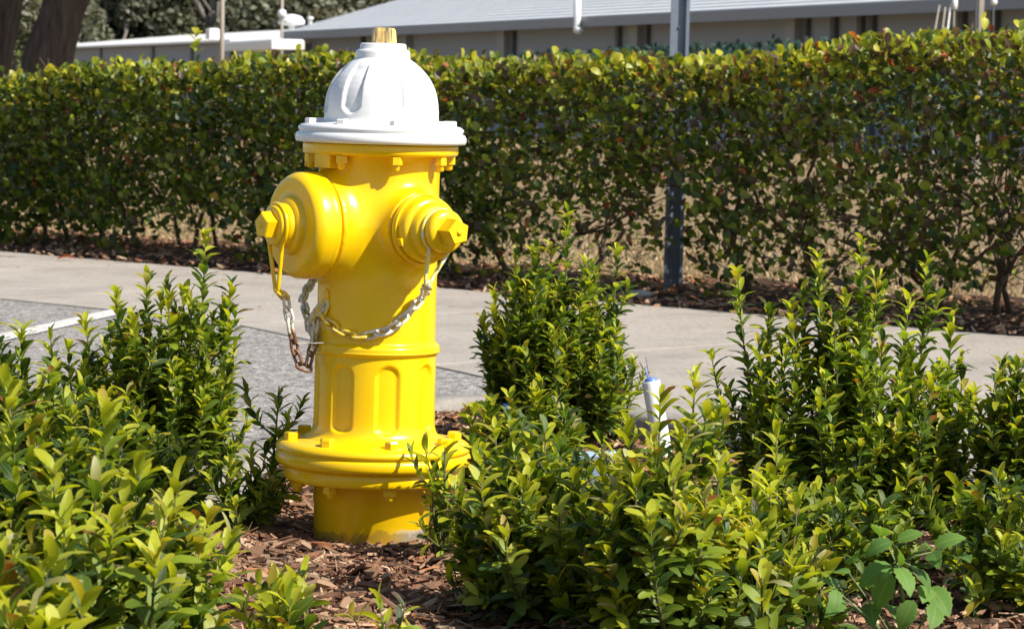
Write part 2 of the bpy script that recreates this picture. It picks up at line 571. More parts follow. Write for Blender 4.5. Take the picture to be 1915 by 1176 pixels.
def rot_np(yaw, pitch, roll):
    cy, sy = np.cos(yaw), np.sin(yaw); cp, sp = np.cos(pitch), np.sin(pitch); cr, sr = np.cos(roll), np.sin(roll)
    z = np.zeros_like(yaw); o = np.ones_like(yaw)
    Rz = np.stack([np.stack([cy, -sy, z], -1), np.stack([sy, cy, z], -1), np.stack([z, z, o], -1)], -2)
    Ry = np.stack([np.stack([cp, z, sp], -1), np.stack([z, o, z], -1), np.stack([-sp, z, cp], -1)], -2)
    Rx = np.stack([np.stack([o, z, z], -1), np.stack([z, cr, -sr], -1), np.stack([z, sr, cr], -1)], -2)
    return Rz @ Ry @ Rx

def chip_stuff(name, pos, L, W, H, parent, tilt=.35):
    n_ = len(pos)
    Rm = rot_np(rng.uniform(0, 6.28, n_), rng.normal(0, tilt, n_), rng.normal(0, tilt, n_))
    sh = rng.integers(0, len(CHIPS), n_); cl = rng.choice(len(CHIP_COL), n_, p=CHIP_P)
    VV = []; F4 = []; F6 = []; TT = []; off = 0
    for k, (V, f4, f6) in enumerate(CHIPS):
        m = np.where(sh == k)[0]
        if len(m) == 0: continue
        sc = np.stack([L[m], W[m], H[m]], -1)
        v = np.einsum('nij,nvj->nvi', Rm[m], V[None]*sc[:, None]) + pos[m][:, None]
        c = CHIP_COL[cl[m]]*rng.uniform(.75, 1.2, (len(m), 1))
        VV.append(v.reshape(-1, 3)); TT.append(np.repeat(np.concatenate([c, np.ones((len(m), 1))], 1), len(V), 0))
        base = off + np.arange(len(m))*len(V)
        F4.append((f4[None]+base[:, None, None]).reshape(-1, 4)); F6.append((f6[None]+base[:, None, None]).reshape(-1, 6))
        off += len(m)*len(V)
    me = np_mesh(name, np.concatenate(VV), [np.concatenate(F4), np.concatenate(F6)], M['bark_chip'], {'tint': np.concatenate(TT)}, smooth=False)
    o = link(name, me, parent)
    o['kind'] = 'stuff'
    return o

def bed_points(n_, y0, y1, x0=None, x1=None):
    out = []
    while len(out) < n_:
        Y = rng.uniform(y0, y1)
        xl = kerb_x(Y, -1)+.14; xr = kerb_x(Y, 1)-.14
        if xr <= xl: continue
        xa = xl if x0 is None else max(xl, x0); xb = xr if x1 is None else min(xr, x1)
        if xb <= xa: continue
        x = rng.uniform(xa, xb)
        if math.hypot(x-HYD.x, Y-HYD.y) < .112: continue
        out.append((x, Y, bed_z(x, Y)))
    return np.array(out)
p1 = np.concatenate([bed_points(5200, 3.4, 7.2), bed_points(5200, 3.7, 5.3, -.62, .12), bed_points(1200, 5.6, 7.1, .1, .6)])
p1 = np.concatenate([p1, bed_points(3500, 3.6, 5.9, .1, 1.1)])
L = rng.uniform(.010, .034, len(p1)); W = L*rng.uniform(.12, .55, len(p1)); H = rng.uniform(.010, .030, len(p1))
p1[:, 2] += rng.uniform(0, .011, len(p1))
chip_stuff('mulch_litter', p1, L, W, H, bed, .32)
# fine strings and needles of bark
p1 = bed_points(2600, 3.7, 5.3, -.62, .12); p1[:, 2] += rng.uniform(.004, .016, len(p1))
L = rng.uniform(.025, .075, len(p1)); W = rng.uniform(.0015, .004, len(p1))
chip_stuff('bark_strands', p1, L, W, W*6, bed, .22)
aa = rng.uniform(0, 6.28, 420); ra = .098 + rng.beta(1, 2, 420)*.05
p1 = np.stack([HYD.x + np.sin(aa)*ra, HYD.y - np.cos(aa)*ra, rng.uniform(-.006, .006, 420)], -1)
L = rng.uniform(.012, .05, 420)
chip_stuff('bark_strands', p1, L, L*rng.uniform(.08, .35, 420), rng.uniform(.006, .014, 420), bed, .3)
# the chips one can pick apart, each an object
chip_me = {}
for k, (V, f4, f6) in enumerate(CHIPS):
    for c in range(len(CHIP_COL)):
        t = np.tile(np.append(CHIP_COL[c], 1.0), (len(V), 1))
        chip_me[k, c] = np_mesh('bark_chip', V, [f4, f6], M['bark_chip'], {'tint': t}, smooth=False)
pts = np.concatenate([bed_points(235, 3.9, 4.95, -.52, -.02), bed_points(65, 4.9, 7.0)])
for p in pts:
    o = link('bark_chip', chip_me[int(rng.integers(0, 8)), int(rng.choice(len(CHIP_COL), p=CHIP_P))], bed)
    l_ = rng.uniform(.028, .066); w_ = l_*rng.uniform(.22, .6)
    o.location = (p[0], p[1], p[2]+rng.uniform(.006, .018))
    o.rotation_euler = (rng.normal(0, .3), rng.normal(0, .28), rng.uniform(0, 6.28))
    o.scale = (l_, w_, rng.uniform(.02, .045))
chip_stuff('leaf_litter', LITTER[0], LITTER[1], LITTER[1]*.45, LITTER[1]*.25, walk, .15)
# mulch under the hedge
hp = []
for i in range(6500):
    p = st(rng.uniform(-5, 9), rng.uniform(-1.4, .03)); hp.append((p[0], p[1], -.05 + rng.uniform(0, .02)))
hp = np.array(hp)
L = rng.uniform(.02, .06, len(hp)); W = L*rng.uniform(.2, .6, len(hp))
chip_stuff('mulch_litter', hp, L, W, rng.uniform(.02, .05, len(hp)), ms, .35)

# dry grass behind the hedge
def blades(name, n_, sfun, hmin, hmax, cols, parent=None):
    p = np.array([sfun() for _ in range(n_)])
    yaw = rng.uniform(0, 6.28, n_); h = rng.uniform(hmin, hmax, n_); w = rng.uniform(.002, .0045, n_)
    lean = rng.uniform(.1, 1.6, n_)*h; la = rng.uniform(0, 6.28, n_)
    dx = np.stack([np.cos(yaw)*w, np.sin(yaw)*w, 0*w], -1)
    top = p + np.stack([np.cos(la)*lean, np.sin(la)*lean, h], -1)
    mid = p + np.stack([np.cos(la)*lean*.3, np.sin(la)*lean*.3, h*.6], -1)
    V = np.stack([p-dx, p+dx, mid+dx*.8, mid-dx*.8, top], 1).reshape(-1, 3)
    b = np.arange(n_)*5
    f4 = np.stack([b, b+1, b+2, b+3], -1); f3 = np.stack([b+3, b+2, b+4], -1)
    c = np.array(cols)[rng.integers(0, len(cols), n_)]*rng.uniform(.7, 1.25, (n_, 1))
    t = np.repeat(np.concatenate([c, np.ones((n_, 1))], 1), 5, 0)
    o = link(name, np_mesh(name, V, [f4, f3], M['grass'], {'tint': t}), parent)
    o['kind'] = 'stuff'; return o
def gp():
    q = st(rng.uniform(-5, 8), -1.3 - rng.beta(1, 1.6)*5); return (q[0], q[1], -.11)
blades('dry_grass', 42000, gp, .008, .032, [(.42, .30, .16), (.52, .40, .24), (.33, .22, .11), (.24, .20, .08)])

# ------------------------------------------------------------------ buildings
def frame(E0, E1):
    u = Vector((E1.x-E0.x, E1.y-E0.y, 0)).normalized()
    inn = Vector((-u.y, u.x, 0))      # away from the camera
    if inn.y < 0: inn = -inn
    Mx = Matrix.Identity(4)
    for i in range(3):
        Mx[i][0] = u[i]; Mx[i][1] = inn[i]; Mx[i][2] = (0, 0, 1)[i]
    Mx[0][3], Mx[1][3], Mx[2][3] = E0.x, E0.y, 0
    return Mx
EZ = 2.45
E0 = gnd(532, 61, EZ); E1 = gnd(1900, -6, EZ)
FB = frame(E0, E1)
LEN = (E1-E0).length + 14
bld = empty('long_building', (0, 0, 0), 'long low grey building with a pale shingled hip roof behind the hedge', 'building')
bld.matrix_world = FB
DEP = 13.0; RH = 2.35
# everything below in the building frame: x along the wall, y away from camera
o = MB().box((.6, .6, -.11), (LEN-.6, DEP-.6, EZ-.02)).build('wall', M['wall'], bld)
rf = MB()
A = [(0, 0, EZ), (LEN, 0, EZ), (LEN, DEP, EZ), (0, DEP, EZ)]
r0 = (DEP*.5, DEP*.5, EZ+RH); r1 = (LEN-DEP*.5, DEP*.5, EZ+RH)
rf.add(A+[r0, r1], [(0, 1, 5, 4), (1, 2, 5), (2, 3, 4, 5), (3, 0, 4)], False)
roof = rf.build('roof', M['shingle'], bld)
# courses of shingles as real steps on the visible slope
cs = MB(); nc = 30
for i in range(nc):
    f0 = i/nc; f1 = (i+1)/nc
    y0 = DEP*.5*f0; z0 = EZ+RH*f0; y1 = DEP*.5*f1; z1 = EZ+RH*f1
    cs.add([(y0, y0, z0+.035), (LEN-y0, y0, z0+.035), (LEN-y1, y1, z1+.012), (y1, y1, z1+.012), (y0, y0, z0+.004), (LEN-y0, y0, z0+.004)],
           [(0, 1, 2, 3), (4, 5, 1, 0)], False)
cs.build('shingle_course', M['shingle'], roof)['kind'] = 'stuff'
MB().box((-.05, -.10, EZ-.20), (LEN+.05, -.002, EZ+.03), bev=.03).build('gutter', M['fascia'], bld)
MB().box((-.05, .0, EZ-.20), (-.002+.04, DEP, EZ+.02)).build('fascia', M['fascia'], bld)
MB().box((.04, .0, EZ-.16), (LEN, .6, EZ-.10)).build('soffit', M['soffit'], bld)
def bx(px):      # x along wall for a pixel column
    d = ray(px, 60); best = None
    lo, hi = 0, LEN
    for _ in range(40):
        m = .5*(lo+hi); p = FB @ Vector((m, .6, 2.0))
        v = ROT.transposed() @ (p-CAM); q = CX + F*v.x/-v.z
        if q < px: lo = m
        else: hi = m
    return m
for (a, b) in ((942, 956), (1191, 1206), (1484, 1502), (760, 772)):
    x0, x1 = bx(a), bx(b)
    MB().box((x0, .42, -.11), (x1, .6-.002, EZ-.165)).build('pilaster', M['pilaster'], bld)
for a in (961, 1211, 1509, 1561, 1611, 1632, 1158, 1800, 1862, 680):
    x0 = bx(a); x1 = x0+.16
    MB().box((x0, .50, -.11), (x1, .6-.003, EZ-.165)).build('downpipe', M['darktrim'], bld)
for (a, b, zt) in ((1086, 1145, 1.78), (640, 668, 1.7), (1690, 1735, 1.8)):
    x0, x1 = bx(a), bx(b)
    w_ = MB(); 
    w_.box((x0, .52, .9), (x1, .598, .98)).box((x0, .52, zt-.08), (x1, .598, zt)).box((x0, .52, .982), (x0+.1, .598, zt-.082)).box((x1-.1, .52, .982), (x1, .598, zt-.082)).box((.5*(x0+x1)-.04, .53, .982), (.5*(x0+x1)+.04, .598, zt-.082))
    wi = w_.build('window', M['metalwhite'], bld)
    MB().box((x0+.1, .57, .98), (x1-.1, .595, zt-.08)).build('pane', M['glass'], wi)
# white drain pipe down the roof with an elbow under the eave, vents on the roof
def roofpt(px, py):
    Fi = FB.inverted(); o_ = Fi @ CAM; d = (Fi.to_3x3() @ ray(px, py))
    sl_ = RH/(DEP*.5)
    t = (EZ - o_.z + sl_*o_.y)/(d.z - sl_*d.y)
    return o_ + d*t
q = roofpt(1134, 5)
xx = bx(1134)
q0 = FB.inverted() @ at(1135, 34, (FB @ Vector((xx, -.2, 0))).y); 
MB().tube([(q0.x, -.2, EZ+.55), (q0.x, -.2, EZ-.18), (q0.x+.03, -.22, EZ-.27), (q0.x+.25, -.24, EZ-.29)], .075, 10).build('drain_pipe', M['metalwhite'], bld)
ve = MB()
v0 = FB.inverted() @ at(545, 50, E0.y+1.0)
ve.tube([(v0.x, v0.y, EZ-.3), (v0.x, v0.y, EZ+.28)], .09, 10)
ve.lathe([(.10, EZ+.2), (.36, EZ+.24), (.38, EZ+.33), (.28, EZ+.46), (.08, EZ+.52)], 18, Matrix.Translation((v0.x, v0.y, 0)))
ve.build('roof_vent', M['metalwhite'], bld)
q = roofpt(580, 48)
MB().lathe([(.06, -.1), (.06, .16), (.09, .17), (.09, .22), (.02, .24)], 12, Matrix.Translation((q.x, q.y, q.z))).build('roof_vent', M['metalwhite'], bld)

AZ_ = 2.15
A0 = gnd(60, 94, AZ_); A1 = gnd(424, 79, AZ_)
FA = frame(A0, A1)
anx = empty('annex_building', (0, 0, 0), 'low grey annex with a bright white flat roof left of the shingled building', 'building')
anx.matrix_world = FA
AL = (A1-A0).length
MB().box((-6, .35, -.11), (AL, 6.5, AZ_-.02)).build('wall', M['wall'], anx)
rs = MB(); rs.add([(-6.2, 0, AZ_), (AL+.3, 0, AZ_), (AL+.3, 0, AZ_+.06), (-6.2, 0, AZ_+.06), (-6.2, 7, AZ_+.75), (AL+.3, 7, AZ_+.75), (-6.2, 7, AZ_), (AL+.3, 7, AZ_)],
                   [(0, 1, 2, 3), (3, 2, 5, 4), (6, 4, 5, 7), (0, 3, 4, 6), (1, 7, 5, 2), (0, 6, 7, 1)], False)
rs.build('roof', M['metalwhite'], anx)
for f_ in (.35, .62, .80):
    MB().box((AL*f_, .30, -.11), (AL*f_+.22, .347, AZ_-.03)).build('downpipe', M['darktrim'], anx)
q = gnd(405, 62, AZ_+.4)
q = FA.inverted() @ at(398, 62, A1.y+1.5)
MB().box((q.x-.2, q.y-.15, AZ_+.1), (q.x+.2, q.y+.15, q.z+.12), bev=.04).build('roof_unit', M['metalwhite'], anx)

# open shelter with a white slab roof between the two
C0 = gnd(418, 96, 1.75); C1 = gnd(508, 92, 1.75)
FC = frame(C0, C1); CL = (C1-C0).length
shel = empty('shelter', (0, 0, 0), 'open shelter with a white slab roof between annex and shingled building', 'shelter')
shel.matrix_world = FC
MB().box((0, 0, 1.75), (CL, .75, 1.97), bev=.04).build('roof', M['metalwhite'], shel)
for i, (x, y) in enumerate(((.3, .15), (CL-.3, .15), (.3, .6), (CL-.3, .6))):
    MB().box((x-.06, y-.06, -.11), (x+.06, y+.06, 1.748)).build('post', M['darktrim'], shel)

# ------------------------------------------------------------------ leaf tools
def leaf_shape(wr, curl, fold, prof, wav=0.0, seed=0):
    r_ = random.Random(seed)
    ts = [0, .16, .38, .62, .83, .95, 1.0]
    prof = tuple(prof) + (prof[4]*.62,)
    V = []; UVv = []
    for i, t in enumerate(ts):
        w = wr*(prof[i] if i < 6 else 0)*.5
        z = -curl*t*t + .04*math.sin(t*3)
        sw = wav*r_.uniform(-1, 1)
        if i == len(ts)-1:
            V.append((sw, t, z)); UVv.append((0, t, 0))
        else:
            for sgn in (-1, 0, 1):
                V.append((sgn*w + sw*.4, t, z + abs(sgn)*w*fold*(1-.3*t) + wav*r_.uniform(-1, 1)*abs(sgn)))
                UVv.append((sgn, t, 0))
    f4 = []; f3 = []
    for i in range(len(ts)-2):
        for j in (0, 1): f4.append((i*3+j, i*3+j+1, i*3+j+4, i*3+j+3))
    b = (len(ts)-2)*3; tip = len(V)-1
    f3 = [(b, b+1, tip), (b+1, b+2, tip)]
    return np.array(V), np.array(UVv, dtype=float), np.array(f4), np.array(f3)
OBO = (.10, .50, .86, 1.0, .88)
ELL = (.10, .66, 1.0, .94, .62)
RND = (.14, .62, 1.0, 1.08, .86)
SHRUB_SH = [leaf_shape(.36, .22, .40, OBO, .012, 1), leaf_shape(.40, .40, .30, OBO, .018, 2), leaf_shape(.34, .08, .5, ELL, .012, 3),
            leaf_shape(.37, .55, .25, ELL, .025, 4), leaf_shape(.36, .18, .6, OBO, .03, 8), leaf_shape(.38, .32, .2, ELL, .04, 9)]
HEDGE_SH = [leaf_shape(.66, .12, .3, RND, .02, 5), leaf_shape(.60, .25, .2, RND, .03, 6), leaf_shape(.62, 0, .45, OBO, .02, 7)]
#  tint classes: base colour, tip colour
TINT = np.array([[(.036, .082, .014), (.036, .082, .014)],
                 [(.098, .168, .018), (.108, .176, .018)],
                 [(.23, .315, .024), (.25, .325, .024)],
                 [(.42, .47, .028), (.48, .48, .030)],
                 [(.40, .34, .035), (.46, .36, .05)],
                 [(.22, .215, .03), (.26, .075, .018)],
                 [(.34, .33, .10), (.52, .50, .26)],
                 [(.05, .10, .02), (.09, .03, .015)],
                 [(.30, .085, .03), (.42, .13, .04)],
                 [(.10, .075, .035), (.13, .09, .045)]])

class Leaves:
    def __init__(s): s.p = []; s.m = []; s.s = []; s.c = []; s.k = []
    def add(s, p, d, nrm, size, cls, shape):
        y = d.normalized(); z = (nrm - y*nrm.dot(y))
        if z.length < 1e-4: z = y.orthogonal()
        z.normalize(); x = y.cross(z)
        s.p.append(tuple(p)); s.m.append(((x.x, y.x, z.x), (x.y, y.y, z.y), (x.z, y.z, z.z)))
        s.s.append(size); s.c.append(cls); s.k.append(shape)
    def arrays(s):
        return np.array(s.p), np.array(s.m), np.array(s.s), np.array(s.c), np.array(s.k)

def leaf_tints(shape, cls, n_jit=None):
    t = shape[1][:, 1]
    w = np.clip((t-.45)/.4, 0, 1)[:, None]
    return TINT[cls, 0]*(1-w) + TINT[cls, 1]*w

def leaf_joined(name, P, Mx, S, C, K, shapes, mat, parent, jit=.25):
    VV = []; TT = []; UU = []; F4 = []; F3 = []; off = 0
    for k, sh in enumerate(shapes):
        m = np.where(K == k)[0]
        if len(m) == 0: continue
        V = sh[0]; nv = len(V)
        v = np.einsum('nij,vj->nvi', Mx[m], V)*S[m][:, None, None] + P[m][:, None]
        t = sh[1][:, 1]; w = np.clip((t-.45)/.4, 0, 1)[None, :, None]
        c = TINT[C[m], 0][:, None]*(1-w) + TINT[C[m], 1][:, None]*w
        c = c*rng.uniform(1-jit, 1+jit, (len(m), 1, 1))
        VV.append(v.reshape(-1, 3))
        TT.append(np.concatenate([c.reshape(-1, 3), np.ones((len(m)*nv, 1))], 1))
        UU.append(np.tile(sh[1], (len(m), 1)))
        base = off + np.arange(len(m))*nv
        F4.append((sh[2][None]+base[:, None, None]).reshape(-1, 4)); F3.append((sh[3][None]+base[:, None, None]).reshape(-1, 3))
        off += len(m)*nv
    me = np_mesh(name, np.concatenate(VV), [np.concatenate(F4), np.concatenate(F3)], mat,
                 {'tint': np.concatenate(TT), 'leafuv': np.concatenate(UU)})
    o = link(name, me, parent)
    o['kind'] = 'stuff'
    return o

_leaf_me = {}
def leaf_mesh(key, sh, cls, mat):
    if (key, cls) not in _leaf_me:
        t = leaf_tints(sh, cls)
        t = np.concatenate([t, np.ones((len(t), 1))], 1)
        _leaf_me[key, cls] = np_mesh('leaf', sh[0], [sh[2], sh[3]], mat, {'tint': t, 'leafuv': sh[1]})
    return _leaf_me[key, cls]

RT = np.array(ROT.transposed())
def project(P):
    v = (P - np.array(CAM)) @ RT.T
    return CX + F*v[:, 0]/-v[:, 2], CY - F*v[:, 1]/-v[:, 2], -v[:, 2]

def split_leaves(things, shapes, limit=300, extra=None, cell=5):
    """things: list of (P,M,S,C,K) arrays in world space -> per thing boolean mask of the leaves that show largest"""
    allP = []; own = []
    for ti, (P, Mx, S, C, K) in enumerate(things):
        for t in (.2, .4, .6, .8):
            allP.append(P + Mx[:, :, 1]*(S*t)[:, None]); own.append(np.stack([np.full(len(P), ti), np.arange(len(P))], -1))
    X = np.concatenate(allP); O = np.concatenate(own)
    u, v, d = project(X)
    ok = (u > 0) & (u < 1915) & (v > 0) & (v < 1176)
    cid = (v//cell).astype(int)*700 + (u//cell).astype(int)
    order = np.lexsort((d, np.where(ok, cid, -1)))
    cs_ = np.where(ok, cid, -1)[order]
    first = np.ones(len(cs_), bool); first[1:] = cs_[1:] != cs_[:-1]
    # depth of nearest per cell
    near = {}
    ids = order[first]
    nd = np.full(700*400, 1e9); nd[cid[ids][cid[ids] >= 0]] = d[ids][cid[ids] >= 0]
    vis = ok & (d < nd[np.clip(cid, 0, 700*400-1)] + .015)
    masks = []
    for ti, (P, Mx, S, C, K) in enumerate(things):
        cnt = np.bincount(O[vis & (O[:, 0] == ti), 1], minlength=len(P))
        dist = np.linalg.norm(P-np.array(CAM), axis=1)
        sc = cnt*S*F/dist
        sel = np.argsort(-sc)[:limit]
        mk = np.zeros(len(P), bool); mk[sel[sc[sel] > 0]] = True
        masks.append(mk)
    return masks

def emit_leaves(th, arr, mask, shapes, key, mat, origin, fol_name='foliage'):
    P, Mx, S, C, K = arr
    P = P - np.array(origin)
    for i in np.where(mask)[0]:
        o = link('leaf', leaf_mesh((key, int(K[i])), shapes[K[i]], int(C[i]), mat), th)
        o.matrix_basis = Matrix.Translation(P[i]) @ Matrix(Mx[i].tolist()).to_4x4() @ Matrix.Scale(S[i], 4)
    r_ = ~mask
    if r_.sum(): leaf_joined(fol_name, P[r_], Mx[r_], S[r_], C[r_], K[r_], shapes, mat, th)

# ------------------------------------------------------------------ hedge
hed = empty('clipped_hedge', (*st(3, -.78), -.07), 'long clipped green hedge with bare twiggy base beyond the pavement', 'hedge')
ho = Vector(hed.location)
LH = Leaves()
rr = random.Random(5)
def hedge_top(s): return .880 + .023*s + .03*math.sin(s*1.3) + .02*math.sin(s*3.7+1)
def hpt(s, w, z): p = st(s, -.78 - w); return Vector((p[0], p[1], z))
U3 = Vector((U.x, U.y, 0)); T3 = Vector((T.x, T.y, 0))
def dens(z, s):
    lo = .24 + .12*math.sin(s*2.2) + .08*math.sin(s*5.3+2) + .02*s
    return min(1, max(0, (z+.05-lo+.26)/.36))
def patch(s, z): return .5+.5*math.sin(s*4.1+2.6*math.sin(z*6+s))*math.sin(z*9+s*1.7)
NL = 0
while NL < 52000:
    s = rr.uniform(-3.2, 9.0) if rr.random() < .25 else rr.uniform(-1.2, 7.2)
    top = hedge_top(s) - .02
    mode = rr.random()
    if mode < .44:      # front face
        z = rr.uniform(.02, top); w = -.50 + abs(rr.gauss(0, .10)) + .05*math.sin(s*6+z*8) ; nrm = T3
        if rr.random() > dens(z, s)*(.62+.38*patch(s, z)): continue
    elif mode < .66:    # top
        z = top + rr.gauss(-.01, .022); w = rr.uniform(-.52, .5); nrm = Vector((0, 0, 1))
    else:
        z = rr.uniform(.1, top); w = rr.uniform(-.45, .5); nrm = T3 if rr.random() < .5 else -T3
        if rr.random() > dens(z, s)*.9: continue
    if z > top + .02: z = top + .02
    if mode >= .44 and mode < .66 and rr.random() < .06: z += rr.uniform(.01, .05)
    pq = hpt(s, w, z)
    if z < .52 and pq.y < 12.7 and abs(pq.x - .0548*pq.y) < .06 + .02*math.sin(z*21) and rr.random() < .9: continue
    if mode < .44 or mode > .66:
        if rr.random() < max(0, (s-2.6)/4.5)*.5*(1 - z/top*.6): continue
    if .2 < z < top-.12 and rr.random() < .75*max(0, math.sin(s*7.3+3*math.sin(z*5))*math.sin(z*11-s*2.9)): continue
    p = hpt(s, w, z - .06)
    out = (nrm*.8 + Vector((0, 0, .75)) + Vector((rr.gauss(0, .7), rr.gauss(0, .7), rr.gauss(0, .5)))).normalized()
    nn = (nrm*.6 + Vector((0, 0, .9)) + Vector((rr.gauss(0, .5), rr.gauss(0, .5), rr.gauss(0, .4))))
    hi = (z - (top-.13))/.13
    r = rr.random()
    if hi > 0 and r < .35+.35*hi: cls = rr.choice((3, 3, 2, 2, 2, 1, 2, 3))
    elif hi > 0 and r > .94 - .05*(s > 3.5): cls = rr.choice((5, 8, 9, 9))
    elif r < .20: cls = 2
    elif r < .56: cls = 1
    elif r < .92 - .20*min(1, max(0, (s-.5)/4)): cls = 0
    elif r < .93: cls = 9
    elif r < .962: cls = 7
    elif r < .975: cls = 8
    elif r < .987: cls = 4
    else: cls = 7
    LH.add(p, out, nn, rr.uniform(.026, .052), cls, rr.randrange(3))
    NL += 1
# the tall sprig that sticks out of the top
sp = at(366, 108, 13.4)
for i in range(7):
    a = i*2.4; up = .06 + i*.016
    d = Vector((math.cos(a)*.8, math.sin(a)*.8, .8))
    LH.add(sp + Vector((0, 0, up-.05)), d, Vector((-d.x, -d.y, .6)), .05, 3 if i > 2 else 2, 0)
hed_arr = LH.arrays()
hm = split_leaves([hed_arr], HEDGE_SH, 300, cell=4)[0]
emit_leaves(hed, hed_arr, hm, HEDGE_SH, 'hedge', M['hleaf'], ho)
# stems and twigs
def branch_tree(mb, p, d, L_, r, depth, rr, spread=.55, zmax=9):
    n_ = 4; pts = [p.copy()]; q = p.copy(); dd = d.normalized()
    for i in range(n_):
        dd = (dd + Vector((rr.gauss(0, .14), rr.gauss(0, .14), rr.gauss(0.03, .10)))).normalized()
        q = q + dd*(L_/n_); 
        if q.z > zmax: q.z = zmax
        pts.append(q.copy())
    mb.tube(pts, [r*(1-.38*i/n_) for i in range(n_+1)], 5 if r > .004 else 4)
    if depth > 0:
        for k in range(rr.choice((2, 3, 3))):
            a = rr.uniform(0, 6.28); i = rr.choice((2, 3, 4, 4))
            o_ = dd.orthogonal().normalized(); o_.rotate(Matrix.Rotation(a, 3, dd))
            nd = (dd + o_*rr.uniform(.35, 1.1)*spread*1.5 + Vector((0, 0, .12))).normalized()
            branch_tree(mb, pts[i], nd, L_*rr.uniform(.6, .85), r*.6, depth-1, rr, spread, zmax)
s = -2.9
while s < 8.6:
    for k in range(2):
        mb = MB()
        base = hpt(s + rr.uniform(-.12, .12), rr.uniform(-.16, .2), -.09)
        if abs(base.x - .0548*base.y) < .22 and base.y < 13.2: continue
        d = Vector((rr.gauss(0, .35), rr.gauss(0, .35), 1))
        branch_tree(mb, base-ho, d, .36, rr.uniform(.011, .022), 3, rr, .62, hedge_top(s)-.09-ho.z)
        mb.build('trunk', M['twig'], hed)
    s += rr.uniform(.34, .5)

tw = MB()
for i in range(2600):
    s = rr.uniform(-2.5, 8); z = rr.uniform(.05, .8)
    p = hpt(s, rr.uniform(-.46, .3), z)
    if z < .55 and abs(p.x - .0548*p.y) < .16 and p.y < 12.4: continue
    p = p - ho
    d = Vector((rr.gauss(0, 1), rr.gauss(0, 1), rr.gauss(.35, .6))).normalized()
    l_ = rr.uniform(.08, .2); m_p = p + d*l_*.5 + Vector((0, 0, rr.uniform(-.02, .02)))
    tw.tube([p, m_p, p + d*l_], [.0026, .002, .0012], 4)
tw.build('twigs', M['twig'], hed)['kind'] = 'stuff'

# ------------------------------------------------------------------ sign post
pp = gnd(1258, 546, -.06)
post = MB()
prof = [(-.040, .0), (-.026, .0), (-.020, .024), (.020, .024), (.026, .0), (.040, .0), (.040, .004), (.0285, .004), (.0225, .028), (-.0225, .028), (-.0285, .004), (-.040, .004)]
HZ = 2.5
vs = [(x, y, z) for z in (-.1, HZ) for (x, y) in prof]; np_ = len(prof)
post.add(vs, [(i, (i+1) % np_, np_+(i+1) % np_, np_+i) for i in range(np_)] + [tuple(range(np_, 2*np_))], False)
po = empty('sign_post', pp, 'dark blue-grey steel channel post rising through the hedge', 'post', rot=(0, R(.45), R(8)))
post.build('channel', M['post'], po)
bl = MB()
for i in range(11):
    bl.lathe([(.0055, 0), (.0055, .004), (.003, .006)], 8, Matrix.Translation((0, .0235, .30+i*.2)) @ Matrix.Rotation(R(90), 4, 'X'))
bl.build('rivet', M['darktrim'], po)['kind'] = 'stuff'

# ------------------------------------------------------------------ hydrant
hyd = empty('fire_hydrant', (HYD.x, HYD.y, 0), 'yellow fire hydrant with a white domed bonnet and hanging cap chains', 'hydrant', rot=(0, R(.7), 0))
bpy.context.view_layer.update()
HM = Matrix.Translation((HYD.x, HYD.y, 0)) @ Matrix.Rotation(R(.7), 4, 'Y')
HMI = HM.inverted()
def azd(a, z=0): return Vector((math.sin(R(a)), -math.cos(R(a)), z))
PUMP, HOSE, BACK = -55, 36, -144
NZ = .523

